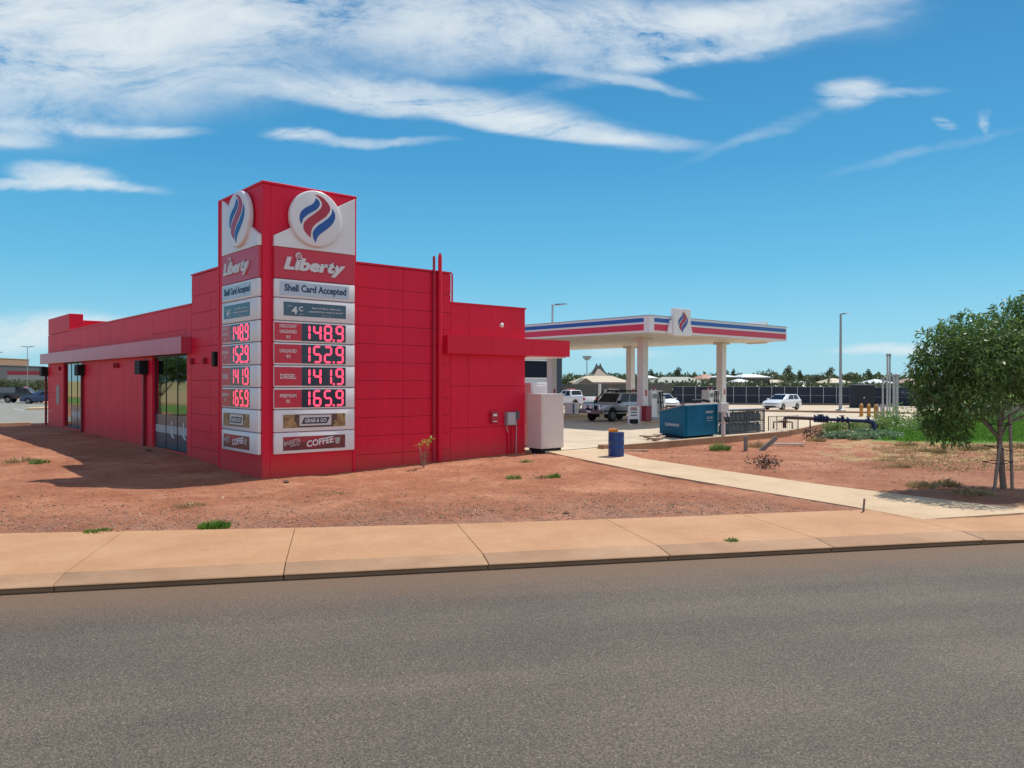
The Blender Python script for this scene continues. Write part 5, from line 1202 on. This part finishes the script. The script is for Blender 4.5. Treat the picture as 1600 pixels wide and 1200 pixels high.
    m = MB(); m.box(-39.3 * s, 40.3 * s, -4.1, 4.1, z1, z2); m.build('red_band', M('band_red', (.32, .015, .05), .5), t, world=False)
    for xx in (-24, 20): m = MB(); m.box(xx * s - 3.3 * s, xx * s + 3.3 * s, -.6, .6, 0, z0); m.build('column', M('fascia_grey', (.3, .3, .3), .6), t, world=False)
build_houses()

# ------------------------------------------------------------------ trees and plants
LF_STREET = leaf_mat('leaf_street', (.04, .095, .02), (.165, .265, .07), .42)
LF_FAR = leaf_mat('leaf_far', (.05, .08, .035), (.11, .145, .065), .3)
LF_FAR2 = leaf_mat('leaf_far_olive', (.085, .11, .05), (.16, .18, .09), .3)
LF_WEED = leaf_mat('leaf_weed', (.10, .20, .04), (.27, .38, .12), .4)
LF_PALE = leaf_mat('leaf_pale', (.10, .20, .09), (.30, .40, .24), .3)
LF_GRASS = leaf_mat('grass_green', (.07, .19, .02), (.17, .33, .05), .4)
LF_DRY = leaf_mat('grass_dry', (.30, .21, .09), (.52, .41, .22), .3)
LF_BROWN = leaf_mat('leaf_brown', (.06, .03, .02), (.16, .09, .06), .1)
LF_LITTER = leaf_mat('litter', (.16, .07, .035), (.50, .36, .20), .1)
LF_YEL = leaf_mat('leaf_yellow', (.30, .30, .04), (.50, .42, .08), .35)

def build_street_tree():
    bx_, by_ = 24.1, 7.6; D = depth_of(bx_, by_); z0 = float(gz(bx_, by_))
    t = thing('street_tree', 'bushy drooping street tree held by three stakes', 'tree', (bx_, by_, z0))
    def P(px, py, dd=0): x, y, _ = at(px, D + dd); return (x - bx_, y - by_, zat(py, D) - z0)
    s = D / 1231
    tr = MB(); fk = P(1562, 684)
    tr.tube([P(1569, 766), P(1566, 735), P(1563, 708), fk], .085, 10, .07)
    for q in (((1545, 660), (1520, 640), (1480, 610), .6), ((1535, 655), (1500, 640), (1450, 620), -.4), ((1560, 650), (1556, 600), (1545, 540), .2), ((1566, 655), (1590, 640), (1640, 600), -.3), ((1568, 640), (1585, 570), (1590, 510), .4), ((1562, 645), (1540, 610), (1505, 560), -.8), ((1575, 660), (1610, 645), (1660, 635), .7)):
        a, b, c, dd = q; tr.tube([fk, P(*a, dd * .3), P(*b, dd * .7), P(*c, dd)], .045, 7, .012)
    tr.build('trunk', BARK, t, smooth=True, world=False)
    L = []
    def lobe(px, py, r, dd=0., rz=None): x, y, z = P(px, py, dd); L.append((x, y, z, r * s, r * s, (rz or r) * s))
    for q in ((1545, 575, 70, 0, 62), (1480, 545, 46, -.3, 42), (1505, 520, 40, .3, 36), (1462, 585, 40, .2, 42), (1440, 572, 20, -.3, 24), (1585, 510, 44, 0, 44), (1612, 488, 34, -.4, 30), (1600, 560, 72, .7, 60), (1655, 545, 70, 0, 62), (1470, 638, 30, .1, 44), (1488, 660, 24, -.4, 34), (1520, 620, 44, -.9, 34), (1535, 560, 60, 1.1, 55), (1555, 545, 56, -1.1, 52), (1700, 575, 50, 0, 50), (1505, 672, 14, .1, 26), (1452, 640, 14, 0, 36), (1462, 668, 18, -.2, 20), (1440, 605, 20, .1, 30), (1640, 610, 46, .4, 40)): lobe(*q)
    leaves('crown', LF_STREET, L, 27000, .165, 11, .62, t, .62, .27)
    # stakes and ties belong to the support, not to the tree
    for (px0, py0, px1, py1, dd, lab) in ((1553.5, 764, 1562.5, 690, -.45, 'timber stake leaning in on the left of the street tree'), (1582.5, 764, 1578, 645, -.1, 'upright timber stake on the right of the street tree'), (1570.5, 760, 1566, 700, .5, 'timber stake close behind the street tree trunk')):
        a = Vector(P(px0, py0, dd)) + Vector((bx_, by_, z0)); b = Vector(P(px1, py1, dd)) + Vector((bx_, by_, z0)); a.z = z0 - .1
        m = MB(); d = b - a; n = d.normalized(); m.box(-.032, .032, -.032, .032, 0, d.length); o = m.build('tree_stake', STAKE, bevel=.004); o.location = a; o.rotation_euler = d.to_track_quat('Z', 'Y').to_euler(); tag(o, lab, 'stake', 'stakes round the street tree')
    for (pa, pb, lab) in (((1556.5, 720.5, -.48), (1583, 719, -.16), 'lowest black tie band round the stakes'), ((1558.5, 694.5, -.5), (1583, 702.5, -.17), 'sagging middle tie band between the stakes'), ((1559.5, 661.5, -.4), (1581, 661, -.16), 'highest black tie band round the stakes')):
        a = Vector(P(*pa)) + Vector((bx_, by_, z0)); b = Vector(P(*pb)) + Vector((bx_, by_, z0))
        mid = (a + b) / 2 - Vector((0, 0, .03)); m = MB(); m.tube([a, mid, b, b + Vector((fw.x * .5, fw.y * .5, 0)), a + Vector((fw.x * .6, fw.y * .6, 0)), a], .013, 6); o = m.build('tie_band', DK); tag(o, lab, 'strap', 'black ties on the tree stakes')
build_street_tree()

def far_tree_proto(kind, seed):
    g = random.Random(seed)
    t = thing('tree', 'prototype', 'tree', (0, 0, -500), 0, 'trees on the skyline')
    if kind == 'round': L = [(g.uniform(-.28, .28), g.uniform(-.28, .28), .55 + g.uniform(-.12, .2), .27, .27, .2) for _ in range(9)]; th = .5
    elif kind == 'tall': L = [(g.uniform(-.1, .1), g.uniform(-.1, .1), .35 + .09 * i, .2 - .016 * i, .2 - .016 * i, .11) for i in range(7)]; th = .4
    else: L = [(g.uniform(-.4, .4), g.uniform(-.3, .3), .6 + g.uniform(-.2, .25), .2, .2, .13) for _ in range(11)]; th = .6
    m = MB(); m.tube([(0, 0, 0), (.02, .01, th * .6), (-.01, 0, th + .2)], .035, 6, .012)
    for _ in range(4): q = g.choice(L); m.tube([(0, 0, th * .55), (q[0] * .5, q[1] * .5, (th * .55 + q[2]) / 2), q[:3]], .016, 5, .006)
    m.build('trunk', BARK, t, world=False)
    leaves('crown', LF_FAR if kind != 'open' else LF_FAR2, L, 1500, .075, seed, .2, t, .6, .5)
    return t
def build_far_trees():
    protos = [far_tree_proto('round', 1), far_tree_proto('tall', 5), far_tree_proto('open', 9)]
    used = set()
    # px, top y, width px, D, proto, label
    T = [(888, 583, 16, 150, 0, 'dark tree against the navy end of the pale building'), (913, 584.5, 13, 200, 0, 'small bush like tree at the foot of the floodlight mast'), (972, 583, 26, 215, 0, 'tree beside the right flank of the pointed hall'), (992, 586, 18, 200, 0, 'tree seen between the two left canopy columns'),
         (1017, 579.5, 9, 190, 1, 'slim tree over the white house by the front column'), (1028, 581, 12, 190, 0, 'round tree over the left end of the sage roof'), (1045, 582.5, 13, 190, 0, 'low tree over the middle of the sage roof'), (1061, 577, 12, 185, 1, 'pointed tree, tallest one seen under the canopy'), (1076, 583.5, 11, 190, 0, 'tree just right of the pointed tree under the canopy'), (1083, 583, 13, 185, 0, 'rounded tree left of the terracotta roof'),
         (1107, 582.5, 14, 195, 0, 'tree behind the terracotta roof'), (1135, 580.5, 9, 190, 1, 'slim tree behind the first white roof'), (1147, 579, 7, 190, 1, 'narrow tree between the two white roofs'), (1157, 582, 12, 185, 2, 'thin crowned tree above the two storey house'), (1181, 582, 9, 190, 0, 'small tree at the right end of the two storey house'),
         (1196, 576.5, 26, 165, 0, 'broad tree forming the left of the big clump'), (1215, 577.5, 26, 160, 2, 'olive tree forming the right of the big clump'), (1234, 574.5, 14, 165, 1, 'tall dark tree right of the big clump'), (1250, 580.5, 9, 180, 1, 'slender lone tree above the small grey roof'), (1267, 582, 24, 165, 2, 'olive spreading tree left of the lamp post'), (1290, 579.5, 24, 165, 0, 'dense tree behind the beige roof by the lamp'), (1299, 576.5, 12, 170, 1, 'tree top poking up beside the lamp post'),
         (1335, 578.5, 34, 165, 2, 'wide olive tree right of the lamp post'), (1357, 578.5, 9, 175, 1, 'thin tall tree left of the vent pipes'), (1377, 584, 24, 185, 0, 'low tree behind the vent pipes'), (1406, 585, 26, 190, 2, 'spreading tree behind the pink roof'), (1425, 582.5, 8, 190, 1, 'small dark tree tip above the pink roof'), (1450, 584, 30, 180, 0, 'dark tree partly hidden by the street tree'),
         (1000, 594, 16, 115, 0, 'near bush between the canopy columns and the dark fence'), (1058, 597, 22, 112, 0, 'bush over the fence below the sage roof'), (1100, 593, 22, 116, 0, 'bush over the fence by the right canopy column'), (1129, 592.5, 26, 118, 0, 'bush over the fence below the first white roof'), (1178, 593, 22, 118, 0, 'bush over the fence below the two storey house'), (1235, 589, 26, 122, 0, 'dark bush over the fence behind the hatchback'), (1270, 593, 18, 120, 2, 'olive bush over the fence left of the lamp'), (1332, 593, 34, 120, 0, 'dark bush over the fence beside the enclosure'), (1392, 595, 20, 122, 0, 'bush over the fence behind the vent pipes'),
         (8, 592, 28, 150, 2, 'olive shrub before the grey warehouse'), (28, 594, 26, 150, 0, 'dark shrub before the grey warehouse corner'), (55, 593, 30, 150, 2, 'shrub under the far grey canopy')]
    for i, (px, yt, w, D, k, lab) in enumerate(T):
        x, y, _ = at(px, D); h = zat(yt, D) + .3; sw = (1.15 if k == 1 else 1.55) * w / 1231 * D / (1.0 if k == 0 else .42 if k == 1 else 1.15)
        hh = h / .93
        loc = (x, y, -.3); sc = (sw, sw, hh)
        if k not in used: o = protos[k]; o.location = loc; o.scale = sc; o.rotation_euler = (0, 0, i * 1.3); o['label'] = lab; used.add(k)
        else: copy_thing(protos[k], loc, lab, i * 1.3, sc)
    # the wood on the horizon reads as one mass
    g = random.Random(8); L = []
    for i in range(260):
        px = g.uniform(880, 1720); D = g.uniform(225, 300); x, y, _ = at(px, D); top = g.uniform(586, 591.5) ; h = zat(top, D)
        L.append((x, y, h * .55, g.uniform(2.5, 5), g.uniform(2.5, 5), h * .5))
    for i in range(60):
        px = g.uniform(-150, 120); D = g.uniform(215, 280); x, y, _ = at(px, D); h = zat(g.uniform(588, 592), D); L.append((x, y, h * .55, 4, 4, h * .5))
    o = leaves('treeline', LF_FAR, L, 26000, 1.3, 3, .1, None, .6, .6); o['kind'] = 'stuff'
    # scrub right behind the fence
    L = []
    for i in range(150):
        px = g.uniform(985, 1460); D = g.uniform(100, 112); x, y, _ = at(px, D); h = zat(g.uniform(597, 601.5), D); L.append((x, y, h * .55, 1.2, 1.2, h * .5))
    o = leaves('undergrowth', LF_FAR, L, 9000, .5, 13, .1, None, .6, .6); o['kind'] = 'stuff'
build_far_trees()

def blades(name, mat, pts, n, h, spread, seed, parent=None, lean=.5, wid=.012):
    """pts: list of (x, y, z, radius); tapering blades"""
    g = np.random.default_rng(seed); P = np.array(pts, float)[g.integers(0, len(pts), n)]
    a = g.random(n) * 6.283; r = np.sqrt(g.random(n)) * P[:, 3]; base = np.column_stack([P[:, 0] + np.cos(a) * r, P[:, 1] + np.sin(a) * r, P[:, 2]])
    out = np.column_stack([np.cos(a), np.sin(a), np.zeros(n)]) * (r / np.maximum(P[:, 3], 1e-4))[:, None] + g.normal(size=(n, 3)) * .45; out[:, 2] = 0
    hh = h * (.22 + 1.05 * g.random(n) ** 1.6) * (1.15 - .7 * np.clip(r / np.maximum(P[:, 3], 1e-4), 0, 1) * (len(pts) == 1)); tip = base + out * (hh * lean)[:, None]; tip[:, 2] += hh * (.75 + .3 * g.random(n)); mid = base + out * (hh * lean * .3)[:, None]; mid[:, 2] += hh * .55
    sd = np.column_stack([-np.sin(a + 1), np.cos(a + 1), np.zeros(n)]) * wid * (.6 + .8 * g.random(n))[:, None]
    v = np.stack([base - sd, base + sd, mid + sd * .8, tip, mid - sd * .8], 1).reshape(-1, 3)
    me = bpy.data.meshes.new(name); me.vertices.add(5 * n); me.vertices.foreach_set('co', v.ravel()); me.loops.add(5 * n); me.loops.foreach_set('vertex_index', np.arange(5 * n)); me.polygons.add(n); me.polygons.foreach_set('loop_start', np.arange(0, 5 * n, 5))
    me.update(calc_edges=True); me.validate(); me.materials.append(mat); return link(name, me, parent, world=False)
def onground(px, py):
    d = F2 + R3 * ((px - 800) / 1231.13) - U3 * ((py - 600) / 1231.13); z = -.25
    for _ in range(8): t = (z - 2.6) / d.z; x, y = d.x * t, d.y * t; z = float(gz(x, y))
    return x, y, z
def build_plants():
    def tuft(px, py, r, h, n, mat, label, seed, name='grass_tuft', cat='grass tuft', lean=.7, wid=.01):
        x, y, z = onground(px, py); o = blades(name, mat, [(0, 0, 0, r)], n, h, 0, seed, None, lean, wid); o.location = (x, y, z); tag(o, label, cat); return o
    tuft(335, 825, .28, .2, 520, LF_GRASS, 'bright green grass tuft near the footpath', 1)
    tuft(152, 830, .26, .07, 200, LF_GRASS, 'low green tuft right at the footpath edge', 2)
    tuft(62, 724, .3, .22, 260, LF_WEED, 'yellowish green tuft at the edge of the shop shadow', 3)
    tuft(30, 722, .5, .22, 260, LF_DRY, 'dry straw tuft left of the yellowish tuft', 31)
    tuft(295, 791, .38, .12, 240, LF_DRY, 'flattened dry weed between the shadow and footpath', 4)
    tuft(520, 772, .4, .08, 160, LF_DRY, 'flat dry weed in front of the sign tower', 41)
    tuft(803, 748, .22, .16, 200, LF_WEED, 'small olive weed in the dirt below the meter box', 5)
    tuft(865, 746, .2, .16, 240, LF_GRASS, 'small green weed in the dirt left of the path', 6)
    tuft(845, 747, .2, .12, 130, LF_DRY, 'dry weed just left of the small green weed', 61)
    tuft(822, 722, .22, .12, 160, LF_WEED, 'tiny pale weed near the red wall', 7)
    tuft(1125, 703, .42, .36, 700, LF_WEED, 'green weed clump beside the forecourt edge', 8)
    tuft(1180, 699, .5, .42, 280, LF_DRY, 'dry stalks between the two stub posts', 81, lean=.5)
    x, y, _ = kp(6.95, .62, -.25); o = blades('grass_tuft', LF_WEED, [(0, 0, 0, .12)], 90, .1, 0, 9); o.location = (x, y, -.25); tag(o, 'tiny weed growing in the kerb joint', 'grass tuft')
    for i, (px, py, r, h, lab) in enumerate(((1416, 697, .5, .3, 'dry tuft below the vent pipes'), (1447, 706, .3, .22, 'dry tuft beneath the left of the tree crown'), (1467, 708, .25, .3, 'dark dry tuft under the lowest branch'), (1512, 704, .35, .3, 'dry tuft straight behind the tree'), (1530, 702, .4, .26, 'dry tuft close to the left stake'), (1404, 730, .4, .14, 'low dry weed patch in the open dirt'), (1590, 700, .5, .3, 'dry tuft at the right edge of the photo'), (1440, 760, .4, .2, 'shaded grass clump at the edge of the tree shadow'), (1478, 758, .35, .2, 'shaded grass clump left of the stakes'), (1275, 690, .45, .3, 'dry brown tuft below the pipe valves'), (1520, 772, .5, .18, 'shaded low grass in front of the stakes'))):
        tuft(px, py, r, h, 420, LF_DRY, lab, 100 + i, wid=.012)
    # dead brown bush
    def bush(px, py, r, hz, n, mat, size, label, seed, cat='bush', name='bush', stems=9, droop=.0, D=None):
        x, y, z = onground(px, py)
        t = thing(name, label, cat, (x, y, z)); g = random.Random(seed)
        L = [(g.uniform(-r, r) * .7, g.uniform(-r, r) * .7, hz * g.uniform(.35, .75), r * .42, r * .42, hz * .36) for _ in range(8)]
        m = MB()
        for _ in range(stems): q = g.choice(L); m.tube([(q[0] * .2, q[1] * .2, -.05), (q[0] * .6, q[1] * .6, q[2] * .6), (q[0], q[1], q[2] * 1.35)], .012, 5, .004)
        m.build('stem', MATS['bark'], t, world=False)
        leaves('leaves', mat, L, n, size, seed, droop, t, .8, .45); return t
    bush(1189, 730, .62, .38, 420, LF_BROWN, .085, 'dead brown bush in the dirt beside the path', 21, stems=26)
    bush(1270, 686, .5, .5, 260, LF_BROWN, .12, 'small dead shrub below the left of the fire main', 22, stems=20)
    # sapling by the wall
    x, y, z = onground(662, 731)
    t = thing('sapling', 'thin sapling with yellow top leaves against the red wall', 'plant', (x, y, z)); g = random.Random(5); m = MB(); L = []
    for i in range(9):
        a = i * .7; tx, ty, tz = math.cos(a) * .16 * (i % 3 + 1) / 2, math.sin(a) * .16, .45 + .06 * i; m.tube([(0, 0, -.05), (tx * .6, ty * .6, tz * .5), (tx, ty, tz)], .009, 5, .004); L.append((tx, ty, tz, .09, .09, .05))
    m.build('stem', M('stem_pale', (.36, .25, .17), .8), t, world=False); leaves('leaves', LF_YEL, L[4:], 46, .125, 4, -.2, t, 1, .4); leaves('lower_leaves', LF_BROWN, [(0, 0, .3, .18, .18, .22)], 60, .08, 6, .4, t, 1, .4)
    # weeds along the fire main
    for i, (px, D, r, hz, mat, lab) in enumerate(((1318, 44, 1.0, .75, LF_WEED, 'leafy weed behind the middle of the fire main'), (1302, 40.5, .9, .4, LF_PALE, 'pale creeping weed below the valve cluster'), (1335, 40.2, .95, .4, LF_PALE, 'pale creeping weed below the pipe flanges'), (1352, 41.0, .6, .5, LF_PALE, 'pale weed just left of the pipe elbow'), (1385, 40.5, .9, .45, LF_PALE, 'pale weed just right of the pipe elbow'), (1405, 45, 1.4, 1.4, LF_WEED, 'tall green weed below the vent pipes'), (1428, 46.5, 1.5, 1.7, LF_WEED, 'tallest green weed clump left of the tree'), (1450, 46, 1.4, 1.4, LF_WEED, 'green weed clump behind the drooping branch'), (1382, 48, .9, .8, LF_STREET, 'dark green weed behind the pipe elbow'), (1500, 56, 1.6, 1.2, LF_WEED, 'leafy weed before the tan wall left end'), (1530, 57, 1.5, 1.0, LF_WEED, 'leafy weed before the tan wall under the crown'), (1590, 57, 1.7, .8, LF_STREET, 'dark weed before the tan wall at the right edge'))):
        x, y, _ = at(px, D); z = float(gz(x, y)); t = thing('weed_bush', lab, 'weed', (x, y, z)); g = random.Random(40 + i)
        L = [(g.uniform(-r, r) * .75, g.uniform(-r, r) * .75, hz * g.uniform(.2, .7), r * .4, r * .4, hz * .32) for _ in range(9)]
        m = MB()
        for q in L: m.tube([(q[0] * .5, q[1] * .5, -.05), (q[0], q[1], q[2] * 1.2)], .012, 5, .005)
        m.build('stem', MATS['bark'], t, world=False); leaves('leaves', mat, L, 1300, .13, 60 + i, -.1, t, .8, .5)
    # grass field
    g = np.random.default_rng(6); pts = []
    for _ in range(2600):
        px = g.uniform(1385, 1660); D = g.uniform(36.5, 58) ; x, y, _ = at(px, D)
        if D < 38 + 2 * g.random() or (px < 1440 and D > 46): continue
        pts.append((x, y, float(gz(x, y)) - .01, .45))
    o = blades('grass', LF_GRASS, pts, 26000, .26, 0, 7, None, .6, .02); o['kind'] = 'stuff'
    pts = []
    for _ in range(700):
        px = g.uniform(1370, 1640); D = g.uniform(25.5, 36.5); x, y, _ = at(px, D)
        if g.random() < .35 + .5 * (D - 25.5) / 11: pts.append((x, y, float(gz(x, y)) - .01, .3))
    o = blades('dry_grass', LF_DRY, pts, 9000, .09, 0, 17, None, .9, .012); o['kind'] = 'stuff'
    # litter of stones over the dirt
    rng = np.random.default_rng(12); V = []; Fc = []; k = 0
    ico = [(0, 0, 1), (.9, 0, .3), (.28, .85, .3), (-.73, .53, .3), (-.73, -.53, .3), (.28, -.85, .3), (0, 0, -.4)]
    fcs = [(0, 1, 2), (0, 2, 3), (0, 3, 4), (0, 4, 5), (0, 5, 1), (6, 2, 1), (6, 3, 2), (6, 4, 3), (6, 5, 4), (6, 1, 5)]
    def stone(x, y, s):
        nonlocal k
        z = float(gz(x, y)); a = rng.random() * 6.28; c, q = math.cos(a), math.sin(a); sx, sy, sz = s * (.7 + .6 * rng.random()), s * (.6 + .5 * rng.random()), s * (.35 + .4 * rng.random())
        for p in ico: X, Y = p[0] * sx, p[1] * sy; V.append((x + X * c - Y * q, y + X * q + Y * c, z + p[2] * sz))
        Fc.extend([tuple(i + k for i in f) for f in fcs]); k += 7
    n = 0
    while n < 7000:
        t_ = rng.uniform(-9, 13); s_ = 3.3 + abs(rng.normal()) * 1.6; x, y, _ = kp(t_, s_, 0)
        if y > 22.2 or (x > 16.6 + max(0, y - 8) * .22 and x < 21.6) or s_ < (4.25 if t_ < -4 else 3.75 if t_ < -1 else 3.4): continue
        stone(x, y, .010 + .032 * rng.random() ** 3); n += 1
    n = 0
    while n < 1600:
        x, y = rng.uniform(21.8, 36), rng.uniform(8, 21.4)
        if x < 23.6 and y > 19: continue
        stone(x, y, .014 + .05 * rng.random() ** 4); n += 1
    n = 0
    while n < 700:
        x, y = rng.uniform(1, 19), rng.uniform(17, 22.2)
        stone(x, y, .012 + .045 * rng.random() ** 4); n += 1
    b = MB(); b.v = V; b.f = Fc; b.m = [0] * len(Fc); o = b.build('gravel', M('gravel_brown', (.25, .115, .07), .9, var=.5, vscale=7, var2=(.44, .27, .19)), fix=False); o['kind'] = 'stuff'
    pts = []
    for _ in range(900):
        t_ = rng.uniform(-9, 13); s_ = 3.6 + abs(rng.normal()) * 3.2; x, y, _z = kp(t_, s_, 0)
        if y > 22 or (x > 16.6 + max(0, y - 8) * .22 and x < 21.8) or s_ < 4.4: continue
        pts.append((x, y, float(gz(x, y)) + .005, .25))
    for _ in range(260): x, y = rng.uniform(23.8, 36), rng.uniform(9, 21); pts.append((x, y, float(gz(x, y)) + .005, .3))
    o = blades('leaf_litter', LF_LITTER, pts, 3600, .035, 0, 23, None, 1.6, .009); o['kind'] = 'stuff'
    for i, (px, py, s, lab) in enumerate(((447, 754, .11, 'dark clod of earth below the tower corner'), (347, 727, .14, 'grey rubble lump by the shaded side wall'), (505, 826, .06, 'small clod at the footpath edge'), (885, 803, .09, 'dark clod near the footpath right of centre'), (835, 712, .07, 'pale stone by the pale cabinet'), (232, 705, .12, 'flat dark drain lid by the side wall'))):
        x, y, z = onground(px, py); m = MB(); g = random.Random(i); m.add([(p[0] * s * g.uniform(.8, 1.5), p[1] * s, p[2] * s * .8) for p in ico], fcs); o = m.build('clod' if i != 4 else 'stone', M('clod_brown', (.13, .065, .045), .95) if i not in (1, 4) else M('rubble_grey', (.36, .33, .31), .9)); o.location = (x, y, z); tag(o, lab, 'clod' if i not in (1, 4) else 'stone')
build_plants()

# ------------------------------------------------------------------ what the shop windows mirror: verge and trees west of the shop
def build_west():
    t = None
    for (x, y, h, w, lab) in ((.6, 64.5, 5.0, 4.8, 'broad verge tree mirrored in the nearer shop window'), (-24, 88, 5.5, 6, 'verge tree mirrored further back in the shop glass')):
        t = thing('verge_tree', lab, 'tree', (x, y, -.25)); g = random.Random(int(h * 10))
        L = [(g.uniform(-.32, .32) * w, g.uniform(-.32, .32) * w, h * g.uniform(.45, .85), w * .22, w * .22, h * .16) for _ in range(10)]
        m = MB(); m.tube([(0, 0, 0), (.05, 0, h * .3), (0, 0, h * .55)], .14, 8, .07)
        for q in L[:6]: m.tube([(0, 0, h * .32), (q[0] * .5, q[1] * .5, h * .5), q[:3]], .05, 5, .02)
        m.build('trunk', BARK, t, world=False); leaves('crown', LF_STREET, L, 5000, .3, 77, .3, t, .6, .4)
build_west()
